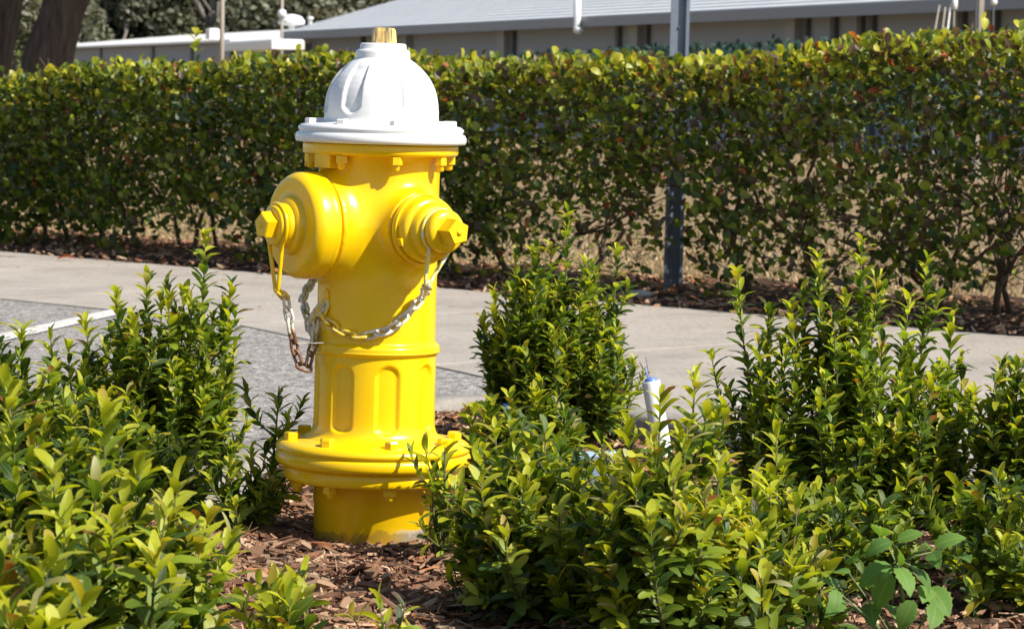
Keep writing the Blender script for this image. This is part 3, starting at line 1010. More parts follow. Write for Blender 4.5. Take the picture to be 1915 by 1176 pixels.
def sdf_smin(a, b, k):
    h = np.clip(.5 + .5*(b-a)/k, 0, 1)
    return b*(1-h) + a*h - k*h*(1-h)
def barrel():
    TH = 288
    zs = np.concatenate([np.linspace(.165, .305, 60, endpoint=False), np.linspace(.305, .338, 22, endpoint=False), np.linspace(.338, .645, 130)])
    th = np.linspace(0, 2*np.pi, TH, endpoint=False)          # angle measured like azd()
    Z, A_ = np.meshgrid(zs, th, indexing='ij')
    rb = np.where(Z < .318, .1005, .0985)
    rb = rb + .018*np.exp(-np.clip(Z-.170, 0, 1)/.0075)        # foot fillet
    rb = rb + .0075*np.exp(-((Z-.3215)/.0085)**4)               # ring
    rb = rb + .010*np.exp(-np.clip(.641-Z, 0, 1)/.010)         # fillet under the top flange
    # flutes
    for k in range(8):
        c = np.radians(-30+45*k)
        da = (A_ - c + np.pi) % (2*np.pi) - np.pi
        x = da*.1005; hw = .0185
        zc0, zc1 = .186+hw*.55, .296-hw
        dz = np.where(Z > zc1, Z-zc1, np.where(Z < zc0, (zc0-Z)/.55, 0))
        d = np.sqrt(x*x + dz*dz) - hw
        t = np.clip((-d+.0035)/.007, 0, 1); t = t*t*(3-2*t)
        rb = rb - .0055*t
    # casting seam between the nozzles
    rb = rb + .0007*np.exp(-((Z-NZ)/.0012)**2)*((A_ > 0) | True)
    r = np.full_like(Z, .22)
    for it in range(70):
        x = r*np.sin(A_); y = -r*np.cos(A_)
        d = r - rb
        for (az, rad, ext, k) in ((PUMP, .079, .1185, .036), (HOSE, .055, .1205, .030), (BACK, .055, .1205, .030)):
            ax = np.sin(R(az)); ay = -np.cos(R(az))
            al = x*ax + y*ay; lt = -x*ay + y*ax
            q = np.sqrt(lt*lt + (Z-NZ)**2)
            rad_e = rad + .004*np.clip((al-.09)/.03, 0, 1)
            dr = q - rad_e; de = np.abs(al - ext*.5) - ext*.5
            dt = np.minimum(np.maximum(dr, de), 0) + np.sqrt(np.maximum(dr, 0)**2 + np.maximum(de, 0)**2)
            d = sdf_smin(d, dt, k)
        r = r - d*.75
    V = np.stack([r*np.sin(A_), -r*np.cos(A_), Z], -1).reshape(-1, 3)
    nz = len(zs)
    i, k = np.meshgrid(np.arange(nz-1), np.arange(TH), indexing='ij')
    k2 = (k+1) % TH
    f = np.stack([i*TH+k, i*TH+k2, (i+1)*TH+k2, (i+1)*TH+k], -1).reshape(-1, 4)
    me = np_mesh('barrel', V, [f], M['yellow'])
    return link('barrel', me, hyd)
barrel()

# standpipe below ground flange, bare concrete-grey scrape at its foot
n = N('standpipe_paint')
co = n.new('ShaderNodeSeparateXYZ'); n.l(n.co.outputs['Object'], co.inputs[0])
f = n.noise(5, 5)
c = n.mix(n.math('MULTIPLY', f, .35), (.88, .555, .002), (.76, .465, .002))
z_ = n.math('SUBTRACT', n.math('ADD', n.math('MULTIPLY', n.noise(28, 6, .65), .05), .002), co.outputs[2])
xk = n.math('MULTIPLY', n.math('SUBTRACT', co.outputs[0], .035), 30.0)
xk = n.new('ShaderNodeClamp').outputs[0] if False else n.math('MINIMUM', n.math('MAXIMUM', xk, 0.0), 1.0)
k = n.math('MULTIPLY', n.math('MINIMUM', n.math('MAXIMUM', n.math('MULTIPLY', z_, 250.0), 0.0), 1.0), xk)
c = n.mix(k, c, (.55, .51, .44))
k2 = n.math('MINIMUM', n.math('MAXIMUM', n.math('MULTIPLY', n.math('SUBTRACT', z_, .004), 200.0), 0.0), 1.0)
c = n.mix(n.math('MULTIPLY', k2, .55), c, (.22, .14, .05))
n.bump(n.noise(40, 5), .15, .003)
M['pipe'] = n.done(c, .32)
MB().lathe([(.0965, -.12), (.0965, .062), (.0985, .064), (.0985, .098), (.112, .1005)], 96).build('standpipe', M['pipe'], hyd)
bf = MB().lathe([(.1, .100), (.1425, .1005), (.1475, .103), (.149, .108), (.149, .119), (.147, .1235), (.1445, .1255)], 120, cap1=False).build('lower_flange', M['yellow'], hyd)
uf = MB().lathe([(.1445, .1258), (.155, .1262), (.1605, .129), (.1625, .134), (.1625, .142), (.1605, .1465), (.1575, .1482), (.1570, .1495), (.1605, .1510), (.1620, .1535), (.1620, .1565),
                 (.1600, .1610), (.1545, .1655), (.147, .1672), (.128, .1690), (.112, .1715), (.10, .174)], 140, cap0=False).build('base_flange', M['yellow'], hyd)

def hex_bolt(r, h):
    mb = MB()
    mb.lathe([(r*1.0, 0), (r*1.0, h*.78), (r*.88, h)], 6, smooth=False)
    return mb
hb = hex_bolt(.0125, .0125).mesh('bolt', M['yellow'])
nb = MB().lathe([(.0125, 0), (.0125, -.011)], 6, smooth=False).lathe([(.0075, -.011), (.0075, -.018), (.004, -.020)], 12).mesh('bolt_nut', M['yellow'])
for k in range(8):
    a = -75+45*k
    p = azd(a)*.1385
    o = link('bolt', hb, uf, (p.x, p.y, .1672)); o.rotation_euler = (0, 0, R(k*37+10))
    o = link('bolt_nut', nb, bf, (p.x*.91, p.y*.91, .1003)); o.rotation_euler = (0, 0, R(k*23))
# flange under the bonnet with nuts and lugs hanging below
tf = MB().lathe([(.106, .6385), (.124, .639), (.1275, .6415), (.1285, .645), (.1285, .6545), (.127, .657), (.10, .6575)], 120).build('top_flange', M['yellow'], hyd)
lug = MB().box((-.013, -.014, -.021), (.013, .010, .001), bev=.0)
lugm = lug.mesh('lug', M['yellow'])
for k in range(8):
    a = -75+45*k
    p = azd(a)*.1165
    o = link('bolt_nut', nb, tf, (p.x, p.y, .6385)); o.rotation_euler = (0, 0, R(k*31+5)); o.scale = (.85, .85, 1.15)
for a, sx in ((-47, 1.45), (-84, .9)):
    p = azd(a)*.1105
    o = link('lug', lugm, tf, (p.x, p.y, .6385)); o.rotation_euler = (0, 0, R(a)); o.scale = (sx, 1, 1)

# bonnet: flange and fluted dome
def dome_fn(a, r, z):
    if z < .694 or r < .047: return r
    az = math.degrees(math.atan2(math.cos(a), -math.sin(a))) if False else math.degrees(math.atan2(math.cos(a), -math.sin(a)))
    best = 0
    for k in range(8):
        c = -30+45*k
        d = abs((az - c + 180) % 360 - 180)
        hw = 10.5 * (1.0 if z < .76 else 1.05)
        e = d - hw
        # rounded bottom of the flute
        zb = .704 + .010*(d/hw)**2
        t = max(0, min(1, (-e+1.3)/2.6)); t = t*t*(3-2*t)
        tz = max(0, min(1, (z-zb)/.006)); tz = tz*tz*(3-2*tz)
        tt = max(0, min(1, (.790-z)/.012))
        best = max(best, t*tz*tt)
    return r - .0050*best
domep = [(.128, .6578), (.1395, .659), (.1415, .663), (.1415, .669), (.1390, .674), (.1350, .6762), (.1345, .6775), (.1370, .6795), (.1365, .6835), (.132, .6875), (.124, .6895), (.104, .6905), (.098, .692), (.0955, .695)]
ctl = [(.0945, .700), (.0945, .712), (.0935, .724), (.0915, .736), (.0880, .748), (.0835, .758), (.0775, .768), (.0700, .777), (.0620, .785), (.0545, .791), (.0480, .7955)]
fine = []
for i in range(len(ctl)-1):
    for j in range(5):
        t = j/5; fine.append((ctl[i][0]*(1-t)+ctl[i+1][0]*t, ctl[i][1]*(1-t)+ctl[i+1][1]*t))
domep += fine + [(.0480, .7955), (.0455, .7975), (.0450, .799), (.0450, .807), (.0435, .811), (.040, .8125), (.0385, .8135), (.0382, .820), (.036, .8225), (.022, .8228)]
bon = MB().lathe(domep, 256, fn=dome_fn).build('bonnet', M['white'], hyd)
hbw = hex_bolt(.0115, .009).mesh('bolt', M['white'])
for k in range(8):
    p = azd(-75+45*k)*.1165
    o = link('bolt', hbw, bon, (p.x, p.y, .6885)); o.rotation_euler = (0, 0, R(k*29+12))
# operating nut: five sided, worn
MB().lathe([(.0225, .8226), (.0205, .8425), (.0185, .8475), (.012, .8482)], 5, smooth=False, phase=R(-62)).build('operating_nut', M['nut'], hyd)

# nozzle caps
def noz(az):
    d = azd(az); up = Vector((0, 0, 1)); x = up.cross(d)
    Mx = Matrix.Identity(4)
    for i in range(3):
        Mx[i][0] = x[i]; Mx[i][1] = up[i]; Mx[i][2] = d[i]
    Mx[2][3] = NZ
    return Mx
def cap(az, prof, nutr, n0, n1, ph, name):
    Mz = noz(az)
    c_ = MB().lathe(prof, 96, Mz).build(name, M['yellow'], hyd)
    MB().lathe([(nutr*1.06, n0), (nutr, n1-.002), (nutr*.9, n1)], 5, Mz, smooth=False, phase=ph).lathe([(.005, n1-.001), (.0045, n1+.002), (.002, n1+.003)], 12, Mz).build('cap_nut', M['yellow'], c_)
    return c_, Mz
pump_prof = [(.075, .1235), (.0855, .1240), (.0872, .126), (.0876, .131), (.0870, .1335), (.0874, .136), (.0868, .152), (.0862, .1555), (.0845, .1595), (.0815, .1640), (.0780, .1672), (.0755, .1686), (.0735, .1692), (.072, .1693), (.060, .1690), (.049, .1688),
             (.0475, .1705), (.0465, .1765), (.0435, .1800), (.0375, .1805), (.0365, .1815), (.0365, .1895), (.0345, .1915), (.0325, .1925), (.0325, .2015), (.0300, .2045), (.02, .2055)]
pcap, PM = cap(PUMP, pump_prof, .0222, .2035, .225, R(18), 'pumper_cap')
hose_prof = [(.050, .124), (.0570, .1245), (.0585, .127), (.0585, .1315), (.0565, .134), (.0535, .135), (.0528, .1365), (.0530, .150), (.0510, .1545), (.0470, .1570), (.0440, .1580), (.0432, .1600), (.0430, .1700),
             (.0400, .1740), (.0365, .1755), (.0350, .177), (.0325, .1775), (.0325, .185), (.0345, .1865), (.0345, .1965), (.0320, .2010), (.026, .2035), (.02, .204)]
hcap, HMx = cap(HOSE, hose_prof, .0212, .2030, .233, R(30), 'hose_cap')
bcap, BMx = cap(BACK, hose_prof, .0215, .2035, .241, R(30), 'hose_cap')
# gripping lugs on the hose caps
for cc, Mz in ((hcap, HMx), (bcap, BMx)):
    for a in (200, 20):
        Mb = Mz @ Matrix.Rotation(R(a), 4, 'Z')
        MB().box((.049, -.006, .1385), (.0585, .006, .150), Mb).build('cap_lug', M['yellow'], cc)
    rp = [(.0560*math.cos(R(t)), .0560*math.sin(R(t)), .1345) for t in range(0, 360, 9)]
    MB().tube([Mz @ Vector(p) for p in rp], .0022, 6, closed=True).build('gasket_ring', M['yellow'], cc)

# wire hangers round the caps
def hanger(Mz, r, ax, drop, shift, parent, mat='yellow'):
    low = Vector((shift, -drop, 0))
    pts = []
    for t in np.linspace(-52, 232, 26):
        pts.append(Vector((r*math.cos(R(t)), r*math.sin(R(t)), ax)))
    p_r = pts[0]; p_l = pts[-1]
    tail = []
    for f_ in (.25, .5, .75, .92): tail.append(p_l.lerp(Vector((shift-.0055, -drop, ax)), f_))
    lead = []
    for f_ in (.92, .75, .5, .25): lead.append(p_r.lerp(Vector((shift+.0055, -drop, ax)), f_))
    bot = [Vector((shift+.0045*math.cos(R(a)), -drop-.004+.0045*math.sin(R(a)), ax)) for a in (200, 235, 270, 305, 340)]
    loop = pts + tail + bot + lead
    w = [Mz @ p for p in loop]
    MB().tube(w, .0035, 7, closed=True).build('chain_hanger', M[mat], parent)
    return Mz @ Vector((shift, -drop-.006, ax))
h1 = hanger(PM, .0350, .1965, .098, .006, pcap)
h2 = hanger(HMx, .0345, .1805, .080, -.022, hcap, 'ch_hang')
h3 = hanger(BMx, .0345, .1805, .085, .0, bcap)

# chains
def link_mesh(mat):
    pts = []
    a, b = .0062, .0066     # half width, half straight length
    for t in range(-90, 91, 30): pts.append((b + a*math.cos(R(t)), a*math.sin(R(t)), 0))
    for t in range(90, 271, 30): pts.append((-b + a*math.cos(R(t)), a*math.sin(R(t)), 0))
    return MB().tube(pts, .0028, 6, closed=True).mesh('chain_link', mat)
LM = {k: link_mesh(M[k]) for k in ('ch_yel', 'ch_wht', 'ch_gry', 'ch_rst')}
def surf(px, py, off=.006):
    """hydrant-local point in front of the barrel surface under a photo pixel"""
    q = HMI @ at(px, py, HYD.y)
    rb_ = .0985 + off
    if abs(q.x) < rb_*.985:
        dy = math.sqrt(rb_*rb_ - q.x*q.x)
        q = HMI @ at(px, py, HYD.y - dy)
    return q
def free(px, py, dy): return HMI @ at(px, py, HYD.y - dy)
def chain(pts, colf, name='chain', pitch=.0180, seed=1):
    pts = smooth_line3(pts, 8)
    acc = [0]
    for i in range(1, len(pts)): acc.append(acc[-1] + (pts[i]-pts[i-1]).length)
    tot = acc[-1]; nl = max(2, int(tot/pitch))
    def P(s_):
        s_ = max(0, min(tot, s_))
        for i in range(1, len(acc)):
            if acc[i] >= s_:
                f_ = (s_-acc[i-1])/max(1e-9, acc[i]-acc[i-1]); return pts[i-1].lerp(pts[i], f_)
        return pts[-1]
    ch = empty(name, (0, 0, 0)); ch.parent = hyd
    r_ = random.Random(seed)
    for i in range(nl):
        s0 = tot*(i+.5)/nl
        p = P(s0); t = (P(s0+.006)-P(s0-.006)).normalized()
        ref = azd(10, .1)
        y = ref.cross(t).normalized(); z = t.cross(y)
        Mx = Matrix(((t.x, y.x, z.x), (t.y, y.y, z.y), (t.z, y.z, z.z))).to_4x4()
        ang = (45 if i % 2 else -45) + r_.uniform(-16, 16)
        o = link('chain_link', LM[colf(i/nl, r_)], ch)
        o.matrix_basis = Matrix.Translation(p) @ Mx @ Matrix.Rotation(R(ang), 4, 'X') @ Matrix.Rotation(R(r_.uniform(-9, 9)), 4, 'Z')
    return ch
def smooth_line3(P, k): return smooth_line(P, k)
eye = surf(612, 556, .004)
e0 = h1
chain([e0, free(534, 560, .085), free(543, 610, .075), free(549, 640, .065), free(556, 668, .06), free(571, 688, .06), free(580, 668, .055), free(586, 640, .05), free(588, 612, .045), free(596, 588, .05), surf(610, 566)],
      lambda f, r_: 'ch_yel' if f < .12 else ('ch_wht' if f < .30 else ('ch_rst' if f < .72 else ('ch_gry' if f < .8 else r_.choice(('ch_wht', 'ch_yel'))))), seed=3)
chain([h2, surf(793, 549, .016), surf(778, 570, .012), surf(757, 592, .008), surf(735, 612, .006), surf(705, 624, .006), surf(670, 628, .006), surf(640, 621, .007), surf(618, 606, .008), surf(604, 588, .009), surf(610, 570)],
      lambda f, r_: r_.choice(('ch_wht', 'ch_wht', 'ch_gry')) if f < .62 else r_.choice(('ch_yel', 'ch_yel', 'ch_wht')), seed=5)
# third chain comes round from the far cap
chain([h3, Vector((-.125, .06, .40)), Vector((-.118, .01, .375)), free(586, 632, .03), free(583, 612, .045), free(590, 586, .05), surf(604, 572, .008)],
      lambda f, r_: r_.choice(('ch_gry', 'ch_wht')), seed=8)
# eye bolt and a flat dark patch painting the slot's inner shade, loose wire
ey = MB()
pe = surf(612, 548, .0)
ey.tube([pe + Vector((0, -.002, .010)), pe + Vector((0, -.008, .004)), pe + Vector((.001, -.009, -.008)), pe + Vector((.003, -.006, -.016)), pe + Vector((.006, -.004, -.020))], .0033, 7)
ey.build('chain_hook', M['yellow'], hyd)
pn = (pe*1.0); pn.z = 0; pn.normalize()
sl_ = MB()
rd = .0989
a0 = math.atan2(pe.x, -pe.y)
for k in range(12):
    t = 2*math.pi*k/12
    aa = a0 + .045*math.cos(t); zz = pe.z + .006 + .0085*math.sin(t)
    sl_.v.append((math.sin(aa)*rd, -math.cos(aa)*rd, zz)); 
sl_.f.append(tuple(range(12))); sl_.sm.append(False)
sl_.build('eye_slot_shade', M['darktrim'], hyd)
MB().tube([free(551, 641, .066), free(563, 643, .062), free(577, 642, .06), free(606, 641, .08)], .0011, 5).build('loose_wire', M['ch_gry'], hyd)

# ------------------------------------------------------------------ pipe, cover and small things in the bed
pb = gnd(1243, 862, .0)
tipp = at(1217, 712, pb.y)
ax = (tipp-pb); hgt = ax.length
pv = empty('plastic_pipe', pb, 'short white plastic pipe standing in the mulch with a blue tie in its top', 'pipe')
pv.rotation_euler = ax.to_track_quat('Z', 'Y').to_euler()
MB().lathe([(.0185, -.05), (.0188, hgt-.002), (.0182, hgt), (.0155, hgt), (.0152, hgt-.004), (.0152, hgt-.06)], 32, cap1=True).build('tube', M['pvc'], pv)
tie = MB().tube([(.002, 0, hgt-.03), (-.004, -.002, hgt+.002), (-.014, -.005, hgt+.010), (-.022, -.006, hgt+.022), (-.024, -.006, hgt+.026)], [.0022, .002, .0018, .0016, .0022], 7)
tie.lathe([(.012, hgt-.008), (.013, hgt+.003), (.009, hgt+.006)], 10, Matrix.Translation((-.001, 0, 0)))
tie.build('tie', M['bluepl'], pv)
MB().tube([(-.003, 0, hgt-.01), (-.002, -.002, hgt+.03), (-.005, -.002, hgt+.05)], .0007, 4).build('wire', M['darktrim'], pv)

cb = gnd(1118, 906, 0)
cov = empty('plastic_cover', cb, 'pale blue plastic cover half hidden behind shrub leaves', 'cover', rot=(0, R(-5), R(-14)))
MB().box((-.036, -.028, -.03), (.036, .028, .050), bev=.006).build('body', M['palebl'], cov)
MB().box((-.040, -.032, .0502), (.040, .032, .062), bev=.004).build('lid', M['palebl'], cov)
bp = gnd(938, 852, 0)
tag(MB().tube([(0, 0, -.03), (.002, 0, .05), (.006, 0, .085), (.010, 0, .10)], [.0065, .0065, .006, .005], 10).lathe([(.010, .098), (.010, .106), (.006, .109)], 10, Matrix.Translation((.010, 0, 0))).build('marker_peg', M['bluepl'], None, bp),
    'small dark blue peg behind leaves right of the hydrant base', 'peg')

def pebble(loc, sx, sy, sz, mat, label, seed):
    r_ = random.Random(seed); mb = MB(); prof = [(.15, -.9), (.7, -.6), (1, -.05), (.85, .45), (.45, .8), (.1, .92)]
    j = [r_.uniform(.82, 1.15) for _ in range(14)]
    mb.lathe(prof, 14, Matrix.Diagonal((sx, sy, sz, 1)), fn=lambda a, r, z: r*j[int(round(a/(2*math.pi)*14)) % 14])
    return tag(mb.build('stone', mat, None, loc), label, 'stone')
pebble(gnd(1200, 556, -.04) + Vector((0, 0, .012)), .05, .03, .02, M['stone'], 'pale flat stone at the pavement edge left of the steel post', 1)
pebble(gnd(1395, 762, 0), .06, .035, .02, M['stone'], 'pale stone on mulch left of the large right-hand shrub', 2)

def dead_leaf(px, py, z, size, yaw, cls, label):
    o = link('fallen_leaf', leaf_mesh(('dead', 1), HEDGE_SH[1], cls, M['hleaf']))
    o.location = gnd(px, py, z) + Vector((0, 0, .012)); o.scale = (size,)*3
    o.rotation_euler = (R(12), R(18), yaw)
    return tag(o, label, 'leaf', 'fallen leaves on the pavement')
dead_leaf(141, 488, -.05, .085, 1.9, 8, 'curled orange fallen leaf on the pavement near its mulch edge, left end')
dead_leaf(246, 486, -.05, .085, 1.5, 7, 'dark red-brown fallen leaf on the pavement right of the orange one')
dead_leaf(318, 534, -.05, .03, .7, 7, 'small dark leaf scrap on the pavement above the left shrub tip')
dead_leaf(492, 519, -.05, .035, 2.2, 7, 'small dark leaf scrap on the pavement beside the hydrant chain')

# ------------------------------------------------------------------ shrubs
SH = []      # (empty, Leaves, stems MB)
GA = 2.39996
def shoot(LV, stems, base, tip, rr, leaf, f0=.3, flush=.5, spacing=.0050, r0=.0035, lush=1.0):
    v = tip-base
    c = Vector((base.x + v.x*rr.uniform(.72, .98), base.y + v.y*rr.uniform(.72, .98), base.z + v.z*rr.uniform(.22, .42)))
    n_ = 14; pts = []
    for i in range(n_+1):
        t = i/n_; pts.append(base*(1-t)**2 + c*2*t*(1-t) + tip*t*t)
    stems.append((pts, [r0*(1-.72*i/n_) for i in range(n_+1)]))
    acc = [0]
    for i in range(1, n_+1): acc.append(acc[-1] + (pts[i]-pts[i-1]).length)
    tot = acc[-1]; s_ = tot*f0; k = rr.randrange(100); i = 1
    while s_ < tot:
        while i < n_ and acc[i] < s_: i += 1
        f_ = (s_-acc[i-1])/max(1e-6, acc[i]-acc[i-1])
        p = pts[i-1].lerp(pts[i], f_); t = (pts[i]-pts[i-1]).normalized()
        a = (tot-s_)                      # distance from the tip
        o_ = t.orthogonal().normalized(); o_.rotate(Matrix.Rotation(k*GA + rr.uniform(-.3, .3), 3, t))
        tipk = math.exp(-a/.022)
        el = R(40 + 27*tipk + rr.gauss(0, 13))
        d = o_*math.cos(el) + t*math.sin(el)
        d = (d + Vector((0, 0, .10))).normalized()
        nn = t*math.cos(el) - o_*math.sin(el) + Vector((rr.gauss(0, .18), rr.gauss(0, .18), rr.gauss(0, .12)))
        size = leaf*rr.uniform(.62, 1.02)*(1-.24*tipk)*(.78+.22*min(1, (s_/tot-f0)/.3+.3))
        q = rr.random(); y = math.exp(-a/.045)
        if y > .42 and q < flush*1.15:
            u = rr.random(); cls = 3 if u < .72 else (4 if u < .85 else (5 if u < .89 else (6 if u < .94 else 2)))
        elif y > .18 and q < .35+flush*.4: cls = 2 if rr.random() < .75 else 3
        elif q < .38: cls = 2 if (y > .03 or q < .16) else 1
        elif q < .80: cls = 1
        elif q < .985: cls = 0
        else: cls = 7
        if rr.random() < .93*lush: LV.add(p, d, nn, size, cls, rr.choice((0, 0, 1, 1, 2, 3, 4, 5)))
        s_ += spacing*rr.uniform(.6, 1.4)*(.55+.45*min(1, a/.03)); k += 1

def shrub(label, base, rad, hgt, n_, leaf, tips=(), seed=0, flush=.5, f0=.28, name='shrub', group='leafy shrubs planted in the mulch bed', low=.35, lush=1.0, spacing=.0050):
    rr = random.Random(seed)
    base = Vector(base)
    th = empty(name, base, label, 'shrub', group)
    LV = Leaves(); stems = []
    for (px, py, dY) in tips:
        tp = at(px, py, base.y+dY)
        b = base + Vector((rr.uniform(-.3, .3)*rad, rr.uniform(-.3, .3)*rad, 0))
        if abs(tp.x-b.x) > rad*.7: b.x = base.x + (tp.x-base.x)*.45
        shoot(LV, stems, b, tp, rr, leaf, f0, min(1, flush+.2), r0=.004, lush=lush, spacing=spacing)
        # two or three side shoots clothe each leader
        for q in range(3):
            f_ = rr.uniform(.45, .8); a = rr.uniform(0, 6.28); e = rr.uniform(.03, .06)
            sp_ = b.lerp(tp, f_*.85) ; tt = b.lerp(tp, f_) + Vector((math.cos(a)*e, math.sin(a)*e, .05))
            shoot(LV, stems, sp_, tt, rr, leaf*.92, .15, flush*.8, r0=.0022, lush=lush, spacing=spacing)
    for i in range(int(n_*.78)):
        r_ = math.sqrt(rr.random()); a = rr.uniform(0, 6.28)
        zt = hgt*(1-.42*r_*r_)*(low + (1.06-low)*rr.random()**.8)
        tp = base + Vector((math.cos(a)*r_*rad, math.sin(a)*r_*rad, max(.05, zt)))
        b = base + Vector((math.cos(a)*r_*rad*.45, math.sin(a)*r_*rad*.45, 0))
        shoot(LV, stems, b, tp, rr, leaf, f0*rr.uniform(.5, 1), flush*rr.uniform(.3, 1.2), lush=lush, spacing=spacing)
    for i in range(int(n_*.62)):
        a = rr.uniform(0, 6.28); r_ = rr.uniform(.35, 1.12)
        tp = base + Vector((math.cos(a)*r_*rad, math.sin(a)*r_*rad, hgt*rr.uniform(.16, .55)))
        b = base + Vector((math.cos(a)*r_*rad*.6, math.sin(a)*r_*rad*.6, hgt*rr.uniform(0, .12)))
        shoot(LV, stems, b, tp, rr, leaf, .12, flush*rr.uniform(.1, .8), r0=.0026, lush=lush, spacing=spacing)
    mb = MB()
    for (pts, rd_) in stems: mb.tube([p-base for p in pts], rd_, 5)
    mb.build('stems', M['stem'], th)['kind'] = 'stuff'
    SH.append((th, LV.arrays(), base))
    return th

def bpos(px, py): return gnd(px, py, .0)
shrub('dense shrub left of the hydrant with tallest shoot reaching the hedge foot', bpos(285, 905), .165, .35, 84, .043,
      [(384, 440, 0), (432, 530, .05), (275, 520, .1), (218, 548, .1), (345, 545, .0), (400, 590, .08), (315, 565, -.05), (160, 600, 0), (95, 625, .05), (440, 640, .1), (420, 735, .0), (250, 600, -.1), (405, 800, -.05)], 21, .6)
shrub('shrub with pale tips at the left edge in front of the parking line', bpos(20, 1010), .17, .33, 54, .045,
      [(40, 612, 0), (-30, 590, .1), (15, 700, -.1), (100, 690, 0), (-10, 660, 0)], 22, .55)
shrub('large-leaved shrub filling the lower left corner in the foreground', (at(140, 1176, 3.45).x, 3.45, 0), .175, .33, 92, .052,
      [(195, 765, .0), (15, 730, .05), (100, 880, -.1), (255, 870, 0), (330, 905, -.05), (60, 800, .1), (310, 960, -.15), (215, 970, -.2), (390, 965, 0), (120, 970, -.25), (430, 1010, .05), (290, 1040, -.25)], 23, .75, spacing=.0058)
shrub('yellow-green shrub cut off by the lower left corner, nearest the camera', (at(-20, 1176, 2.9).x, 2.9, 0), .15, .27, 34, .060,
      [(15, 1075, 0), (-30, 960, 0), (70, 1090, 0)], 31, .8, spacing=.0058)
shrub('young plant with one slender leaning shoot just left of the hydrant base', bpos(446, 1000), .07, .12, 10, .040,
      [(522, 722, .05), (470, 850, 0), (425, 905, 0), (515, 925, .05), (490, 945, -.05), (440, 940, -.1)], 24, .5, low=.5, lush=.9)
shrub('bushy shrub behind the hydrant on its right with a tall pointed shoot', bpos(1040, 842), .145, .45, 100, .041,
      [(1062, 395, 0), (1000, 470, .0), (965, 480, .05), (1155, 470, .05), (1115, 505, 0), (925, 545, 0), (905, 600, 0), (985, 540, -.08), (1085, 560, -.08), (1125, 600, 0), (1060, 640, -.1), (930, 640, 0), (1140, 640, .05), (960, 690, -.1), (1030, 460, .0)], 25, .55)
shrub('thin twiggy shrub with sparse shoots just left of the white pipe', bpos(1140, 835), .06, .12, 8, .032,
      [(1186, 675, 0), (1145, 655, 0), (1120, 690, .0), (1160, 720, 0)], 26, .6, lush=.9)
shrub('broad foreground shrub right of the hydrant base with yellow-green rosettes', (at(1022, 1176, 4.15).x, 4.15, 0), .130, .28, 64, .044,
      [(965, 850, -.05), (925, 800, .1), (1075, 870, -.1), (900, 900, -.1), (980, 905, -.15), (900, 850, .15), (870, 1010, -.05), (1045, 960, -.2), (945, 1000, -.2)], 27, .6, spacing=.0054)
shrub('mid-height leafy plant between the tall pointed shrub and the foreground rosettes', bpos(985, 948), .115, .22, 46, .044,
      [(955, 745, .0), (1002, 733, 0), (888, 765, .05), (1045, 785, 0), (920, 790, -.05), (1080, 800, .05), (980, 800, -.08)], 37, .6)
shrub('low dark leafy growth between the large right shrub and the broad-leaved weed', bpos(1585, 1085), .115, .13, 30, .042,
      [(1512, 940, 0), (1565, 925, .05), (1625, 945, 0), (1500, 1000, -.05), (1580, 985, -.05)], 38, .2)
shrub('low leafy sprigs at the foot of the dense left shrub, behind the large-leaved one', bpos(305, 965), .10, .12, 22, .043,
      [(300, 860, 0), (345, 875, 0), (262, 880, 0), (375, 900, .05)], 39, .5)
shrub('slender sprig standing right in front of the hydrant base flange', bpos(838, 1050), .03, .09, 4, .046,
      [(832, 835, 0), (808, 905, 0), (850, 905, -.03), (822, 965, -.03), (845, 1000, -.05)], 36, .5, lush=.85, spacing=.0095)
shrub('upright shrub in front of the white pipe with lime shoot tips', (at(1240, 1176, 3.95).x, 3.95, 0), .140, .245, 52, .046,
      [(1235, 745, .0), (1300, 715, .05), (1175, 790, .1), (1330, 775, .1), (1285, 800, -.05), (1260, 890, -.15), (1190, 880, -.1), (1345, 870, 0), (1140, 940, -.1), (1215, 960, -.2), (1320, 930, -.15), (1150, 860, 0)], 28, .75, spacing=.0055)
shrub('low shrub with yellow rosettes at the bottom, left of the broad-leaved weed', (at(1460, 1176, 4.0).x, 4.0, 0), .105, .20, 28, .050,
      [(1452, 812, .15), (1410, 900, .1), (1490, 950, 0), (1440, 905, .05), (1480, 1045, -.1), (1520, 1040, -.05), (1400, 1000, -.1), (1370, 1050, -.1), (1425, 1080, -.2)], 29, .8, lush=.9, spacing=.009)
shrub('large dark shrub on the right with three tall shoots in front of the pavement', bpos(1580, 985), .205, .36, 120, .041,
      [(1612, 450, 0), (1530, 475, .05), (1380, 510, .05), (1735, 485, .05), (1640, 520, -.05), (1780, 595, .05), (1700, 560, .0), (1480, 580, .0), (1330, 660, 0), (1820, 735, .0), (1800, 700, .05), (1560, 600, -.1), (1650, 640, -.15), (1750, 690, -.05), (1420, 640, -.05), (1500, 545, .05), (1580, 560, .1), (1680, 800, -.15)], 30, .5)
shrub('narrow shrub cut off by the right edge beside the large dark one', bpos(1900, 1010), .085, .33, 38, .040,
      [(1872, 695, 0), (1900, 690, .05), (1850, 760, 0), (1835, 830, .05), (1890, 760, -.05), (1925, 680, 0)], 32, .35)
shrub('low shrub in the lower right corner with drooping mid-green shoots', (at(1915, 1176, 4.3).x, 4.3, 0), .10, .20, 18, .042,
      [(1870, 890, 0), (1845, 960, 0), (1905, 900, .1), (1790, 900, .3), (1740, 905, .35), (1830, 1020, 0), (1880, 1010, -.1), (1820, 1100, -.1)], 33, .22)
shrub('small sprig with three upright yellow-green leaves at the bottom edge of the mulch', (at(560, 1176, 3.7).x, 3.7, 0), .05, .09, 6, .054,
      [(575, 1120, 0), (495, 1130, .05), (530, 1115, -.02)], 34, .9, low=.6, lush=.9, spacing=.009)
